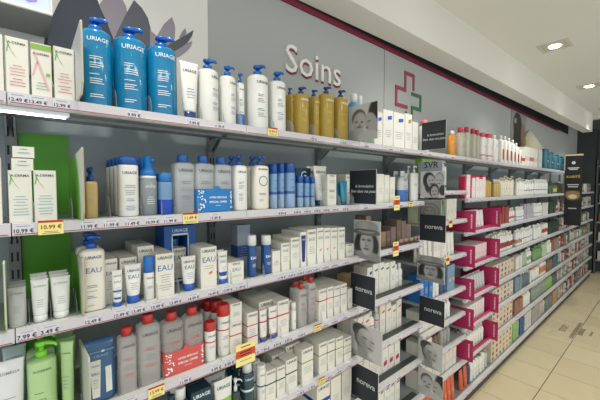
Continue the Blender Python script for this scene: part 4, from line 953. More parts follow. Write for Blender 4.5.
def stack(bay, s, w, h, n, lay, desc, c, bandc):
    z = top(bay, s) + .0003; y = bayY(bay) + .03; rr_ = random.Random(s)
    for i in range(n):
        for l in range(lay):
            lab = '%s, %s pile, %s layer, %s shelf' % (desc, ORD[i + 1], ORD[l + 1], shelf_word(bay, s))
            if z + (l + 1) * (h + .0006) > lv(bay)[s - 1] - .01: continue
            for k in range(1):
                put('carton', w * .96, .07, h, (.25 - .035 - k * .073, y + w / 2, z + l * (h + .0006)), 0, lab, 'hair colour cartons in piles', dict(name='hair_colour_carton', c=c, mark=rr_.choice(bandc), mpos=(-.05, .45, .5, .6), lines=0), True)
        y += w + .003
HCC = [(140, 84, 62), (170, 100, 80), (110, 70, 60), (190, 150, 110), (206, 186, 90)]
stack(5, 5, .085, .045, 6, 3, 'hair colour carton in sixth bay', (214, 206, 190), HCC)
stack(5, 6, .085, .045, 6, 4, 'hair colour carton in sixth bay', (216, 206, 192), HCC)
stack(5, 7, .085, .045, 6, 4, 'hair colour carton in sixth bay', (220, 208, 190), HCC)
stack(5, 8, .085, .045, 6, 4, 'hair colour carton in sixth bay', (222, 212, 186), HCC)
fill(6, 5, [ca(.055, .13, 3, 'cream carton in far row', 2, c=C1), tu(.06, .15, 3, 'pale green tube', 1, c=(170, 190, 160), cc=(150, 180, 130)), bo(.06, .16, 3, 'white bottle with leaf green label', 2, cc=WHITE, band=(.3, .6, (120, 160, 80)))])
fill(7, 5, [bo(.06, .15, 5, 'green bottle', 2, c=(110, 150, 80), cc=(90, 130, 70)), ca(.06, .15, 4, 'green-white carton', 2, c=(190, 206, 176))])
fill(8, 5, [bo(.06, .15, 3, 'white bottle in far row', 2, cc=WHITE), ca(.06, .15, 2, 'orange-brown carton', 2, c=(160, 100, 60)), ca(.06, .15, 3, 'grey carton', 2, c=(140, 140, 136))])
fill(6, 6, [ca(.06, .14, 3, 'blue-grey carton', 2, c=(120, 150, 160)), bo(.06, .15, 4, 'dark slate bottle', 2, c=(90, 106, 112), cc=(200, 200, 196)), ca(.06, .14, 2, 'ivory far carton', 2, c=C1)])
fill(7, 6, [bo(.06, .15, 4, 'white bottle with orange cap', 2, cc=(210, 130, 60)), ca(.06, .15, 5, 'orange and white carton', 2, c=C3, band=(206, 130, 70), bz=[(.2, .7)])])
fill(8, 6, [bo(.06, .15, 4, 'brown bottle', 2, c=(120, 86, 60), cc=(90, 66, 50)), ca(.06, .15, 4, 'teal-grey carton', 2, c=(60, 100, 104))])
fill(6, 7, [ca(.06, .14, 4, 'brown-red carton', 2, c=(160, 110, 90)), bo(.06, .16, 5, 'ivory far bottle', 2, cc=(200, 190, 170))])
fill(7, 7, [bo(.06, .16, 9, 'grey-green bottle', 2, c=(140, 150, 136), cc=(170, 176, 166))])
fill(8, 7, [bo(.06, .16, 4, 'lime green bottle', 2, c=(130, 180, 70), cc=(110, 160, 60)), bo(.06, .15, 4, 'dark grey bottle', 2, c=(76, 84, 84), cc=(60, 60, 60))])
fill(6, 8, [bo(.08, .19, 2, 'pale green canister', 1, c=(150, 190, 120), cc=(140, 180, 110), hc=.08, cw=1.0), ca(.07, .17, 2, 'blue carton', 2, c=(60, 96, 150)), ca(.07, .18, 4, 'white tall carton', 2, c=C2)])
fill(7, 8, [ca(.07, .18, 4, 'grey tall carton', 2, c=(170, 168, 160)), bo(.07, .19, 4, 'beige canister', 2, c=(196, 184, 160), cc=(180, 170, 150))])
fill(8, 8, [bo(.07, .18, 4, 'slate canister', 2, c=(110, 120, 116), cc=(90, 96, 96)), ca(.07, .17, 4, 'tan carton', 2, c=(186, 140, 100))])
FC = [(206, 202, 192), (176, 170, 160), (150, 90, 70), (196, 196, 190), (110, 120, 112), (210, 204, 196), (160, 60, 56), (140, 150, 120)]
FN = ['ivory', 'grey', 'rust red', 'pale grey', 'dark green-grey', 'cream', 'red', 'olive']
far = MB()
for bay in range(9, 13):
    for s in range(2, 9):
        z = top(bay, s) + .0003; y = bayY(bay) + .02
        while y < bayY(bay + 1) - .09:
            w = random.uniform(.045, .075); h = random.uniform(.10, .16); c = random.choice(FC)
            q = MB()
            parts = k_carton(w, .06, h, dict(c=c, lines=0, band=random.choice(FC), bz=[(.3, .5)])) if random.random() < .5 else k_capped(w * .9, w * .85, h, dict(c=c, cc=random.choice(FC), blocks=[], hc=.2, cw=.6, sh=.12))
            for _, q in parts:
                of = len(far.v); far.v += [(v[0] + .215, v[1] + y + w / 2, v[2] + z) for v in q.v]; idx = [far.m(m_) for m_ in q.mats]
                far.f += [tuple(of + a for a in f) for f in q.f]; far.mi += [idx[i] for i in q.mi]; far.sm += q.sm
            y += w + random.uniform(.002, .02)
o = link('distant_products', far.mesh('distant_products')); o['kind'] = 'stuff'; o['label'] = 'small bottles and cartons packed on the farthest wall shelves'; o['category'] = 'products'

OCC.setdefault((0, 4), []).append((col_y(84, .25, 1.11), col_y(116, .25, 1.11)))
# clear dividers between the facings of the near bays ------------------
b = MB(); prof = [(.19, 0), (.266, 0), (.266, .012), (.262, .03), (.252, .045), (.238, .055), (.22, .058), (.19, .058)]
n = len(prof)
b.add([(x, -.0006, z) for x, z in prof] + [(x, .0006, z) for x, z in prof], [tuple(range(n)), tuple(range(2 * n - 1, n - 1, -1))], M_CLEAR)
edge = mat((120, 126, 128), .3, alpha=.7)
o_ = len(b.v); b.add([(x, y, z) for y in (-.0006, .0006) for x, z in prof], [(k, (k + 1) % n, n + (k + 1) % n, n + k) for k in range(n)], edge)
DIV = b.mesh('divider')
b = MB(); pf = [(.2705, 0), (.2815, 0), (.2813, .014), (.2800, .027), (.2765, .038), (.2705, .046)]; n = len(pf)
b.add([(x, -.0005, z) for x, z in pf] + [(x, .0005, z) for x, z in pf], [tuple(range(n)), tuple(range(2 * n - 1, n - 1, -1))], M_CLEAR)
b.add([(x, y, z) for y in (-.0005, .0005) for x, z in pf], [(k, (k + 1) % n, n + (k + 1) % n, n + k) for k in range(n)], edge)
FIN = b.mesh('divider_tip')
for (bay, s), lst in OCC.items():
    if bay > 1 or bay < 0 or s > 5: continue
    root = SHELF[(bay, s)]; l = sorted(lst)
    for k in range(len(l) - 1):
        e_ = max(q[1] for q in l[:k + 1]); g = l[k + 1][0] - e_
        ym = e_ + g / 2
        if ym > bayY(bay + 1) - .004 or ym < bayY(bay) + .004: continue
        if g > .0016 and not any(a - .002 < ym < c + .002 for a, c in BEH.get((bay, s), [])): link('divider', DIV, root, (0, e_ + g / 2 - root.location.y, LIP))
        elif g > -.004: link('divider', FIN, root, (0, e_ + g / 2 - root.location.y, LIP))

# ================================================================== gift box, pouch
GB = mat((16, 84, 158), .4)
z3 = top(0, 3) + .0003
ya, yb = col_y(165, .175, z3 + .1), col_y(196, .175, z3 + .1); hg = min(row_z(180, 226, .175), lv(0)[2] - .012) - z3
root = thing('gift_box', (.14, (ya + yb) / 2, z3), 'blue gift box with window behind the white tubes on the third shelf', 'box'); hw = (yb - ya) / 2
b = MB(); b.box(-.06, .03, -hw, -hw * .5, 0, hg, GB); b.box(-.06, .03, hw * .5, hw, 0, hg, GB); b.box(-.06, .03, -hw * .5, hw * .5, 0, hg * .08, GB); b.box(-.06, .03, -hw * .5, hw * .5, hg * .84, hg, GB); b.box(-.06, -.05, -hw * .5, hw * .5, hg * .08, hg * .84, GB)
bx = link('box_body', b.mesh('box_body'), root)
b = MB(); b.text(U, 0, hg * .92, hg * .1, flat(.0306), TXT_WH, fit=hw * 1.0)
for u0, u1, v0, v1 in ((-.54, -.49, .06, .86), (.49, .54, .06, .86), (-.54, .54, .84, .87), (-.54, .54, .05, .08)): b.bar(hw * u0, hw * u1, hg * v0, hg * v1, flat(.0305), TXT_WH, 1)
link('lettering', b.mesh('lettering'), bx)
for nme, m_ in k_carton(hw * .9, .04, hg * .52, dict(brand=U, big='EAU', c=C1)): link('carton_inside' if nme == 'box' else nme, m_.mesh(nme), root, (.0, 0, hg * .09))
for nme, m_ in k_capped(hw * .62, .03, hg * .66, dict(cc=(60, 140, 200), hc=.2)): link('bottle_inside' if nme == 'bottle_body' else nme, m_.mesh(nme), root, (-.032, .0, hg * .09))

z4 = top(0, 4) + .0003
ya, yb = col_y(84, .25, z4 + .08), col_y(116, .25, z4 + .08); hw = (yb - ya) / 2
root = thing('gift_pouch', (.23, (ya + yb) / 2, z4), 'blue zip pouch showing a printed tube on the fourth shelf', 'pouch')
b = MB(); PB = mat((48, 92, 138), .25, coat=.4); hp = row_z(100, 340, .24) - z4
b.loft([(0, .026, hw * .96, 3.4), (hp * .04, .03, hw, 3.4), (hp * .5, .022, hw, 3), (hp * .82, .008, hw, 3), (hp * .86, .005, hw, 4), (hp, .002, hw, 5)], PB, 28)
pb = link('pouch_body', b.mesh('pouch_body'), root)
b = MB(); b.bar(-hw * .96, hw * .96, hp * .80, hp * .83, flat(.0125), mat((90, 130, 170), .3), 1); b.box(.010, .016, hw * .1, hw * .3, hp * .805, hp * .83, mat((230, 232, 234), .4)); link('zip', b.mesh('zip'), root)
sfp = surf_of([(0, .026, hw * .96, 3.4), (hp * .04, .03, hw, 3.4), (hp * .5, .022, hw, 3), (hp * .82, .008, hw, 3), (hp, .002, hw, 5)], .001)
b = MB(); TW = mat((226, 226, 220), .4)
for u0, u1, w0, w1, z0_, z1_ in ((-.62, -.62, .22, .36, .10, .68), (.2, .2, .2, .2, .14, .55)):
    for k in range(6):
        t0, t1 = k / 6, (k + 1) / 6
        zA, zB = hp * (z0_ + (z1_ - z0_) * t0), hp * (z0_ + (z1_ - z0_) * t1); wA, wB = hw * (w0 + (w1 - w0) * t0), hw * (w0 + (w1 - w0) * t1); uc = hw * (u0 + .3)
        b.poly([(sfp(uc - wA, zA) + .0006, uc - wA, zA), (sfp(uc + wA, zA) + .0006, uc + wA, zA), (sfp(uc + wB, zB) + .0006, uc + wB, zB), (sfp(uc - wB, zB) + .0006, uc - wB, zB)], TW)
sf2 = lambda u, v: sfp(u, v) + .0012
b.text(U, -hw * .3, hp * .60, hp * .08, sf2, TXT_DK, fit=hw * .5); b.text('EAU', -hw * .32, hp * .48, hp * .16, sf2, TXT_BL, fit=hw * .45); b.lines(-hw * .32, hp * .38, hw * .4, 4, hp * .04, sf2, TXT_GY)
b.text(U, hw * .1, hp * .74, hp * .07, lambda u, v: .0135, mat((150, 180, 205), .5), fit=hw * .9)
link('printed_tubes', b.mesh('printed_tubes'), pb)

# ================================================================== flags and cards
CLR = mat((200, 206, 206), .15, alpha=.35)
def flag(name, Y, X0, X1, Z0, Z1, m_, label, cat, letters=(), edgec=(210, 210, 206), clip=True, strokes=None):
    w, h = X1 - X0, Z1 - Z0
    root = thing(name, ((X0 + X1) / 2, Y, (Z0 + Z1) / 2), label, cat)
    b = MB(); b.box(-w / 2, w / 2, -.0012, .0012, -h / 2, h / 2, mat(edgec, .5)); pn = link('card', b.mesh('card'), root)
    b = MB(); b.box(-w / 2 + .001, w / 2 - .001, -.0020, -.0013, -h / 2 + .001, h / 2 - .001, m_); link('printed_face', b.mesh('printed_face'), root)
    if letters:
        b = MB()
        for txt, u, v, size, mm, fit, shear in letters:
            size = min(size, fit * w / text_w(txt)); vs, fs = text2d(txt, size, .012)
            b.add([(u * w + x + shear * y, -.0026, v * h + y) for x, y in vs], fs, mm)
        link('lettering', b.mesh('lettering'), root)
    if clip:
        b = MB(); b.box(-w / 2 - .004, -w / 2 + .02, .0014, .006, -h / 2 - .004, -h / 2 + .008, mat((220, 224, 222), .3, alpha=.8)); link('clip', b.mesh('clip'), root)
    return root
SLATE = mat((34, 40, 48), .5); LW = mat((206, 208, 210), .5)
NOR = [('noreva', .05, .04, .06, LW, .66, 0)]
SCR = [('la formulation', .08, .02, .05, LW, .66, .3), ('Bien dans ma peau', .03, -.13, .05, LW, .92, .3)]
def portrait(nm, kind, w, h):
    """black-and-white photo print made of soft grey shapes"""
    if kind == 'hat':
        bl = [(.5, .36, .46, .44, 0, 40, .10), (.5, .02, .72, .20, 0, 132, .15), (.5, .18, .15, .2, 0, 128, .25), (.5, .42, .235, .30, 0, 168, .14), (.62, .40, .12, .26, 0, 150, .6), (.40, .505, .075, .03, 0, 84, .7), (.60, .505, .075, .03, 0, 84, .7),
              (.47, .41, .03, .09, 0, 146, .8), (.5, .355, .05, .02, 0, 110, .8), (.5, .275, .10, .034, 0, 92, .6), (.5, .70, .52, .085, 0, 96, .12), (.5, .84, .43, .17, 0, 138, .08), (.36, .86, .2, .12, 0, 156, .7), (.5, .755, .44, .025, 0, 84, .3)]
        return blob_mat(nm, 176, bl, w, h)
    if kind == 'woman':
        bl = [(.20, .0, .6, .16, 0, 160, .2), (.42, .22, .17, .34, 8, 140, .2), (.40, .74, .33, .23, -25, 74, .10), (.32, .56, .16, .26, 10, 92, .2), (.54, .56, .235, .335, 24, 178, .08), (.44, .44, .12, .24, 22, 136, .7), (.60, .78, .12, .10, 0, 190, .7), (.50, .615, .075, .024, -15, 92, .7), (.73, .565, .055, .024, -20, 100, .7), (.66, .50, .035, .09, 15, 150, .8), (.65, .355, .085, .028, -18, 106, .6), (.28, .56, .05, .11, 10, 140, .4)]
        return blob_mat(nm, 194, bl, w, h)
    if kind == 'baby':
        bl = [(1.0, .62, .32, .52, 0, 48, .15), (.80, .42, .20, .32, 15, 170, .12), (.72, .50, .06, .02, 10, 100, .7), (.66, .33, .05, .03, 0, 110, .7), (.36, .64, .25, .25, 0, 100, .10), (.38, .52, .225, .27, -8, 178, .12), (.28, .53, .05, .026, 0, 84, .7), (.47, .51, .05, .026, 0, 84, .7), (.38, .37, .09, .04, 0, 96, .6), (.39, .45, .03, .03, 0, 140, .8), (.22, .16, .34, .18, 15, 176, .2), (.70, .10, .4, .14, 0, 186, .2)]
        return blob_mat(nm, 200, bl, w, h)
    if kind == 'face':
        bl = [(.5, .48, .42, .40, 0, 92, .06), (.5, .48, .38, .36, 0, 132, .06), (.5, .48, .26, .24, 0, 100, .08), (.5, .48, .22, .20, 0, 136, .08), (.40, .54, .06, .03, 0, 90, .6), (.60, .54, .06, .03, 0, 90, .6)]
        return blob_mat(nm, 138, bl, w, h)
    bl = [(.16, .22, .30, .40, 0, 186, .12), (.36, .64, .27, .33, 12, 52, .12), (.30, .40, .12, .22, 10, 60, .3), (.44, .62, .165, .235, 12, 180, .12), (.38, .66, .045, .02, 10, 96, .7), (.51, .665, .045, .02, 10, 96, .7), (.45, .52, .075, .026, 10, 110, .6),
          (.78, .68, .19, .28, -8, 150, .10), (.76, .63, .16, .25, -8, 184, .12), (.71, .66, .045, .02, 0, 104, .7), (.83, .65, .045, .02, 0, 104, .7), (.77, .53, .075, .024, 0, 118, .6), (.94, .28, .16, .20, 0, 64, .2),
          (.58, .26, .21, .28, 0, 58, .12), (.60, .21, .15, .22, 0, 174, .12), (.54, .25, .04, .02, 0, 90, .7), (.66, .25, .04, .02, 0, 90, .7), (.60, .12, .065, .026, 0, 108, .6)]
    return blob_mat(nm, 204, bl, w, h)
YA, YB = 1.181, 1.7665
flag('photo_placard', YA, .215, .378, 1.812, 1.975, portrait('p_baby', 'baby', .16, .16), 'grey photo placard of a mother and baby on the top shelf', 'placard')
flag('script_placard', YA, .222, .374, 1.523, 1.678, SLATE, 'black script-lettered placard on the second shelf beside teal tube', 'placard', SCR)
flag('photo_placard', YA, .248, .398, 1.270, 1.448, portrait('p_hat', 'hat', .15, .178), 'grey photo placard of a woman in a hat, left one of two', 'placard')
flag('name_placard', YA, .232, .374, 1.045, 1.196, SLATE, 'black name placard on fourth shelf beside the red-lined cartons', 'placard', NOR)
flag('photo_placard', YA, .228, .412, .806, .966, portrait('p_woman', 'woman', .18, .16), 'grey photo placard of a woman with hair tied back, fifth shelf', 'placard')
flag('name_placard', YA, .240, .395, .604, .768, SLATE, 'black name placard cut by the bottom edge of the picture', 'placard', NOR)
flag('script_placard', YB, .262, .404, 1.812, 1.970, SLATE, 'black script-lettered placard on the top shelf by the pink-capped bottle', 'placard', SCR)
flag('brand_placard', YB + .012, .236, .382, 1.58, 1.748, mat((150, 156, 164), .5), 'grey lettered placard behind the family photo placard', 'placard', [('SVR', .05, .36, .05, mat((46, 50, 56), .5), .62, 0)], clip=False)
flag('photo_placard', YB, .260, .402, 1.540, 1.690, portrait('p_family', 'family', .14, .15), 'grey photo placard of a smiling family of three', 'placard')
flag('face_placard', YB + .012, .240, .380, 1.395, 1.525, portrait('p_face', 'face', .14, .13), 'dark grey placard with a face outline above a name placard', 'placard', clip=False)
flag('name_placard', YB, .258, .412, 1.290, 1.444, SLATE, 'black name placard below the family photo placard', 'placard', NOR)
flag('photo_placard', YB, .245, .410, 1.056, 1.204, portrait('p_hat2', 'hat', .165, .148), 'grey photo placard of a woman in a hat, right one of two', 'placard')
flag('name_placard', YB, .262, .414, .812, .962, SLATE, 'black name placard below the right hat photo placard', 'placard', NOR)
flag('photo_placard', YB, .260, .408, .552, .706, portrait('p_woman2', 'woman', .148, .154), 'grey photo placard of a woman, lower right one of two', 'placard')
flag('photo_placard', YB, .262, .412, .376, .530, portrait('p_baby2', 'baby', .15, .154), 'grey photo placard of a baby face near the floor', 'placard')

GREEN = mat((96, 168, 52), .5)
def sec_card(Y, X0, X1, Z0, Z1, label, face, edgec):
    w, h = X1 - X0, Z1 - Z0
    root = thing('section_card', ((X0 + X1) / 2, Y, Z0), label, 'card', 'upright section cards')
    b = MB(); pts = [(-w / 2, 0), (w / 2 - .02, 0), (w / 2, h * .14), (w / 2, h * .96), (w / 2 - .008, h), (-w / 2, h * .9)]; n = len(pts)
    b.add([(x, -.0012, z) for x, z in pts] + [(x, .0012, z) for x, z in pts], [tuple(range(n)), tuple(range(2 * n - 1, n - 1, -1))] + [(k, (k + 1) % n, n + (k + 1) % n, n + k) for k in range(n)], mat(edgec, .5)); link('card', b.mesh('card'), root)
    b = MB(); b.add([(x * .99, -.0022, z * .99 + h * .004) for x, z in pts] + [(x * .99, -.0014, z * .99 + h * .004) for x, z in pts], [tuple(range(n))] + [(k, (k + 1) % n, n + (k + 1) % n, n + k) for k in range(n)], face); link('printed_face', b.mesh('printed_face'), root)
def card_mat(nm, w, h): return blob_mat(nm, (206, 206, 196), [(.2, .5, .66, 1.2, 0, (112, 172, 56), .1)], w, h)
sec_card(.108, .09, .375, top(0, 1) + .0005, 1.968, 'upright section card between white cartons and blue pump bottles', blob_mat('c1', (206, 208, 206), [(.1, .1, .4, .5, 0, (120, 160, 90), .2)], .28, .16), (206, 196, 160))
sec_card(.108, .06, .345, top(0, 2) + .0005, 1.692, 'upright green section card beside the amber bottle', card_mat('c2', .28, .17), (180, 170, 130))
sec_card(.108, .05, .30, top(0, 3) + .0005, 1.425, 'upright green section card beside the large lettered pump bottle', card_mat('c3', .25, .15), (190, 180, 140))
sec_card(.108, .19, .36, top(0, 4) + .0005, 1.205, 'upright section card between green tubes and blue pouch', mat((196, 200, 190), .5), (190, 186, 160))
# left edge: green-and-white folded card of the next unit
sec_card(-.034, .18, .29, top(-1, 3) + .0005, 1.44, 'lime green leaning card at the left edge of the picture', mat((150, 190, 70), .5), (196, 200, 180))

# green back panels of the leftmost bay
for s, zt in ((2, 1.755), (3, 1.47), (4, 1.235)):
    b = MB(); b.box(.0005, .006, -.005, .111, top(0, s) + .002, zt, mat((84, 164, 34), .5)); o = struct('trim_9', b)

# ================================================================== wall decoration
b = MB(); Xs = .006
p0, p1 = onX(286.5, 60, 0), onX(341, 76, 0)
wt = text_w('Soins'); size = (p1.y - p0.y) / wt; vs, fs = text2d('Soins', size, 0.0)
yc = (p0.y + p1.y) / 2 - .008; zc = 2.212
def letter_block(name, xb, xf, dy, dz, m_):
    b = MB()
    fr = [(xf, yc + x + dy, zc + y + dz) for x, y in vs]
    from collections import Counter
    ed = Counter(); dirs = {}
    for f in fs:
        for k in range(len(f)):
            e = (f[k], f[(k + 1) % len(f)]); ed[tuple(sorted(e))] += 1; dirs[tuple(sorted(e))] = e
    n = len(vs); bk = [(xb, q[1], q[2]) for q in fr]
    b.add(fr + bk, list(fs) + [(e[1], e[0], n + e[0], n + e[1]) for k_, e in dirs.items() if ed[k_] == 1], m_)
    return b.mesh(name)
root = thing('wall_lettering', (0, 0, 0), 'white raised lettering with maroon drop edge on the grey wall', 'sign')
link('letters', letter_block('letters', -.0055, .006, 0, 0, mat((236, 234, 228), .5)), root)
link('drop_letters', letter_block('drop_letters', -.0058, -.001, .008, -.008, mat((136, 40, 66), .5)), root)

root = thing('pharmacy_cross', (-.006, 0, 0), 'maroon and green outlined cross on the grey wall', 'cross')
t = .024
def strokes(pix, m_, nm):
    b = MB(); pts = [onX(x, y, 0) for x, y in pix]; pts = [(p.y, p.z) for p in pts]
    # snap the outline to upright and level runs
    for k in range(1, len(pts)):
        (y0, z0), (y1, z1) = pts[k - 1], pts[k]
        pts[k] = (y0, z1) if abs(y1 - y0) < abs(z1 - z0) else (y1, z0)
    for k_, ((y0, z0), (y1, z1)) in enumerate(zip(pts[:-1], pts[1:])):
        b.box(.0002, .004 + .0004 * (k_ % 2), min(y0, y1) - t / 2, max(y0, y1) + t / 2, min(z0, z1) - t / 2, max(z0, z1) + t / 2, m_)
    link(nm, b.mesh(nm), root)
strokes([(414, 89), (414, 76), (406, 74), (406, 90), (396.8, 88), (396.8, 104), (407, 106)], mat((150, 52, 78), .5), 'maroon_outline')
strokes([(413, 94), (421, 96), (421, 110), (412.5, 108), (412.5, 128)], mat((46, 106, 70), .5), 'green_outline')
strokes([(406.5, 113), (406.5, 128)], mat((46, 106, 70), .5), 'green_stroke')

# far posters
def poster(name, x0, x1, y0, y1, m_fn, label):
    A, B = onX(x0, (y0 + y1) / 2, .0), onX(x1, (y0 + y1) / 2, .0)
    z1 = onX((x0 + x1) / 2, y0, 0).z; z0 = max(1.83, onX((x0 + x1) / 2, y1, 0).z - .1)
    w, h = B.y - A.y, z1 - z0
    b = MB(); b.box(-w / 2, w / 2, -.001, .0045, -h / 2, h / 2, m_fn(w, h))
    o = link(name, b.mesh(name), None, (0.0, (A.y + B.y) / 2, (z0 + z1) / 2), math.pi / 2)
    tag(o, label, 'poster'); o.location.x = -.001
poster('wall_poster', 511, 526, 112, 152, lambda w, h: blob_mat('p_back', 150, [(.74, .46, .2, .34, -6, (150, 112, 92), .12), (.66, .1, .2, .34, 0, (134, 100, 84), .2), (.40, .74, .28, .24, 5, (52, 46, 44), .12), (.40, .35, .26, .60, 0, (50, 46, 44), .12), (.26, .80, .07, .05, 20, 170, .4)], w, h), 'far wall poster of a long-haired figure')
pts = [onX(x, y, .02) for x, y in ((526, 166), (526, 137), (528, 132), (530.5, 130.5), (533, 133), (537, 139), (543, 147), (549, 154), (554, 160), (557, 166))]
b = MB(); pts = [(p.y, max(p.z, 1.81)) for p in pts]; n = len(pts)
b.add([(.001, y, z) for y, z in pts] + [(.02, y, z) for y, z in pts], [tuple(range(n)), tuple(range(2 * n - 1, n - 1, -1))] + [(k, (k + 1) % n, n + (k + 1) % n, n + k) for k in range(n)], mat((196, 190, 162), .6))
tag(link('card_cutout', b.mesh('card_cutout')), 'cream sail-shaped cutout standing above the far top shelf', 'cutout')

# black display column at the end of the wall shelves
KX0, KX1, KZ0, KZ1, KY = .286, .452, 1.105, 2.0, 5.40
root = thing('display_column', ((KX0 + KX1) / 2, KY, KZ0), 'black hanging display panel with gold lettering at the far shelf end', 'display')
w, h = KX1 - KX0, KZ1 - KZ0; BK = mat((26, 27, 28), .45)
b = MB(); b.box(-w / 2, w / 2, -.03, .03, 0, h, BK); link('panel', b.mesh('panel'), root)
b = MB(); sz = .036
for txt, v, size, mm in (('KARITÉ', .70, .05, mat((206, 170, 80), .4)),):
    s_ = min(size, w * .8 / text_w(txt)); vs2, fs2 = text2d(txt, s_, .02); b.add([(x, -.0306, h * v + y) for x, y in vs2], fs2, mm)
for v, ww in ((.82, .7), (.80, .5), (.58, .7), (.55, .6), (.24, .5)):
    b.poly([(-w * ww / 2, -.0305, h * v), (w * ww / 2, -.0305, h * v), (w * ww / 2, -.0305, h * v + .012), (-w * ww / 2, -.0305, h * v + .012)], LW)
pts = [(.02 * math.cos(k * .5236), h * .90 + .02 * math.sin(k * .5236)) for k in range(12)]; b.poly([(x, -.0306, z) for x, z in pts], LW)
link('lettering', b.mesh('lettering'), root)
b = MB(); b.box(-w * .45, w * .45, -.0315, -.0302, -h * .07, h * .07, blob_mat('p_karite', (40, 50, 40), [(0.5, .55, .5, .5, 0, (150, 120, 80), .2), (.5, .4, .3, .22, 0, (216, 206, 170), .2)], w * .9, h * .14)); o = link('picture', b.mesh('picture'), root, (0, 0, h * .43))
b = MB(); b.box(-w / 2 - .004, w / 2 + .004, -.034, .034, h, h + .02, mat((190, 176, 140), .5)); link('top_edge', b.mesh('top_edge'), root)
b = MB(); b.box(-w / 2 - .02, -w / 2, -.01, .01, h * .3, h * .8, M_STEEL); link('bracket', b.mesh('bracket'), root)

# dim cabinet and shelving at the back of the shop
b = MB(); b.box(.0, .26, 7.96, 8.29, 0, 2.66, mat((58, 62, 64), .6)); struct('trim_10', b)
root = thing('back_shelf_unit', (.75, 8.1, 0), 'dim grey shelf unit against the back wall', 'shelves')
b = MB(); b.box(-.46, .9, .15, .18, 0, 2.1, mat((84, 88, 90), .6)); link('back_panel', b.mesh('back_panel'), root)
for z in (.25, .6, .95, 1.3, 1.65, 1.98):
    b = MB(); b.box(-.46, .9, -.12, .15, z - .012, z + .012, mat((150, 150, 148), .5)); link('shelf_board', b.mesh('shelf_board'), root)
for x in (-.46, .9):
    b = MB(); b.box(x - .012, x + .012, -.12, .18, 0, 2.1, mat((90, 94, 96), .5)); link('side_panel', b.mesh('side_panel'), root)
for zi, z in enumerate((.262, .612, .962, 1.312, 1.662)):
    for k in range(7):
        a = (k * 3 + zi * 5) % 8
        put('carton', .06, .07, .16 + .02 * (k % 3), (.36 + k * .11, 8.02, z + .0005), math.pi / -2, '%s carton on the dim back shelf unit, level %s from bottom' % (FN[a], ORD[zi + 1]), 'cartons on the back shelf unit', dict(c=FC[a], lines=0), True)

# ================================================================== overhead sign at top left
root = thing('light_box_sign', (0, 0, 2.036), 'pale blue light box sign with white frame at the top left', 'sign')
SG = mat((186, 200, 236), .4, emit=.2); FRM = mat((232, 234, 224), .4)
b = MB(); b.box(.006, .178, -1.1, .07, .004, .42, mat((128, 132, 130), .5)); link('housing', b.mesh('housing'), root)
b = MB(); b.box(.1785, .183, -1.1, .066, .008, .42, SG); fp = link('lit_face', b.mesh('lit_face'), root)
b = MB(); b.box(.1785, .187, -1.1, .07, 0, .0075, FRM); b.box(.1785, .187, .0665, .07, .0075, .42, FRM); link('frame', b.mesh('frame'), root)
b = MB(); q = onX(29, -3, .184); vs2, fs2 = text2d('O', .05, .01); b.add([(.1838, q.y + x, q.z - 2.036 + y + .004) for x, y in vs2], fs2, mat((150, 130, 190), .5)); link('lettering', b.mesh('lettering'), fp)

# ================================================================== LED strip, downlights
led = thing('led_strip', (.258, 0, LV[1] - .001), 'glowing white strip light under the top shelf at left', 'light')
b = MB(); b.box(-.010, .010, -.60, .092, -.010, 0.0, mat((220, 224, 230), .4)); link('channel', b.mesh('channel'), led)
b = MB(); b.box(-.006, .008, -.60, .085, -.013, -.0102, mat((226, 226, 255), .4, emit=12)); link('diffuser', b.mesh('diffuser'), led)

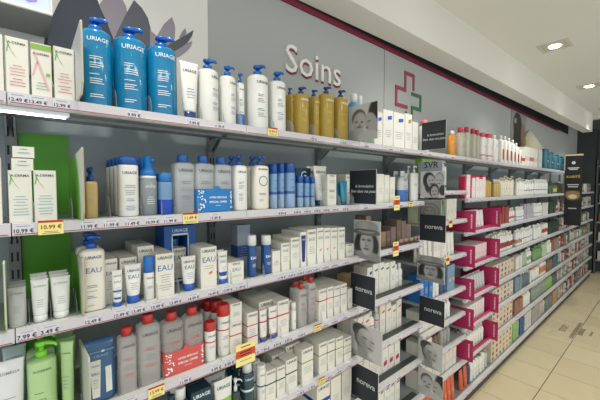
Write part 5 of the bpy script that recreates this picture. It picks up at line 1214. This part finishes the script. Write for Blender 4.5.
LAMP = mat((255, 250, 240), .4, emit=14); TRIM = mat((206, 202, 188), .6)
for k in range(6):
    Y = 3.44 + 1.66 * (k - 3); 
    for X in ((.53, 1.9) if k < 3 else (.53,)):
        lab = 'square-trimmed ceiling downlight with bright round lens, ' + ({3: 'nearer of the two in view', 4: 'farther of the two in view', 5: 'beyond the two in view'}.get(k, '%s pair overhead, %s the wall' % (ORD[k + 1], 'beside' if X < 1 else 'away from')))
        root = thing('downlight', (X, Y, CEIL), lab, 'light', 'ceiling downlights')
        b = MB(); s_ = .105
        for a0, a1, c0, c1 in ((-s_, s_, -s_, -s_ + .02), (-s_, s_, s_ - .02, s_), (-s_, -s_ + .02, -s_ + .02, s_ - .02), (s_ - .02, s_, -s_ + .02, s_ - .02)): b.box(a0, a1, c0, c1, -.006, 0, TRIM)
        link('trim_frame', b.mesh('trim_frame'), root)
        b = MB(); b.box(-s_ + .02, s_ - .02, -s_ + .02, s_ - .02, -.003, 0, mat((190, 184, 166), .6)); link('plate', b.mesh('plate'), root)
        b = MB(); b.loft([(-.008, .040, .040, 2), (-.0032, .044, .044, 2)], LAMP, 24); link('lens', b.mesh('lens'), root)
        l = bpy.data.lights.new('downlight_lamp', 'SPOT'); l.energy = DOWN_W * 4; l.spot_size = math.radians(105); l.spot_blend = 1.0; l.shadow_soft_size = .05; l.color = (1, .975, .92)
        link('lamp', l, root, (0, 0, -.03))

# ================================================================== floor sticker
p = onZ(572, 331, 0); MBR = mat((128, 106, 88), .6)
root = thing('floor_sticker', (p.x, p.y, .0004), 'clear floor sticker with dark warning lettering on the tiles', 'sticker')
b = MB(); b.box(-.17, .24, -.30, .26, 0, .0004, mat((240, 232, 208), .4, alpha=.16)); link('film', b.mesh('film'), root)
b = MB()
def ftext(txt, cx, cy, size, fit, rot):
    s_ = min(size, fit / text_w(txt)); vs2, fs2 = text2d(txt, s_, .02); c, s2 = math.cos(rot), math.sin(rot)
    b.add([(cx + x * c - y * s2, cy + x * s2 + y * c, .0009) for x, y in vs2], fs2, MBR)
q = onZ(564.5, 328, 0) - p; ftext('STOP !', q.x, q.y, .12, .24, math.pi / 2)
for (x0, y0), (x1, y1), th in (((570.5, 338), (581, 323), .035), ((579, 335), (584, 329), .045), ((590, 336), (593, 332), .02)):
    A, B = onZ(x0, y0, 0) - p, onZ(x1, y1, 0) - p; cx = (A.x + B.x) / 2
    rr = random.Random(int(x0)); y = A.y
    while y < B.y:
        l = rr.uniform(.02, .04); b.poly([(cx - th / 2, y, .0009), (cx + th / 2, y, .0009), (cx + th / 2, y + l, .0009), (cx - th / 2, y + l, .0009)], MBR); y += l + .014
link('lettering', b.mesh('lettering'), root)
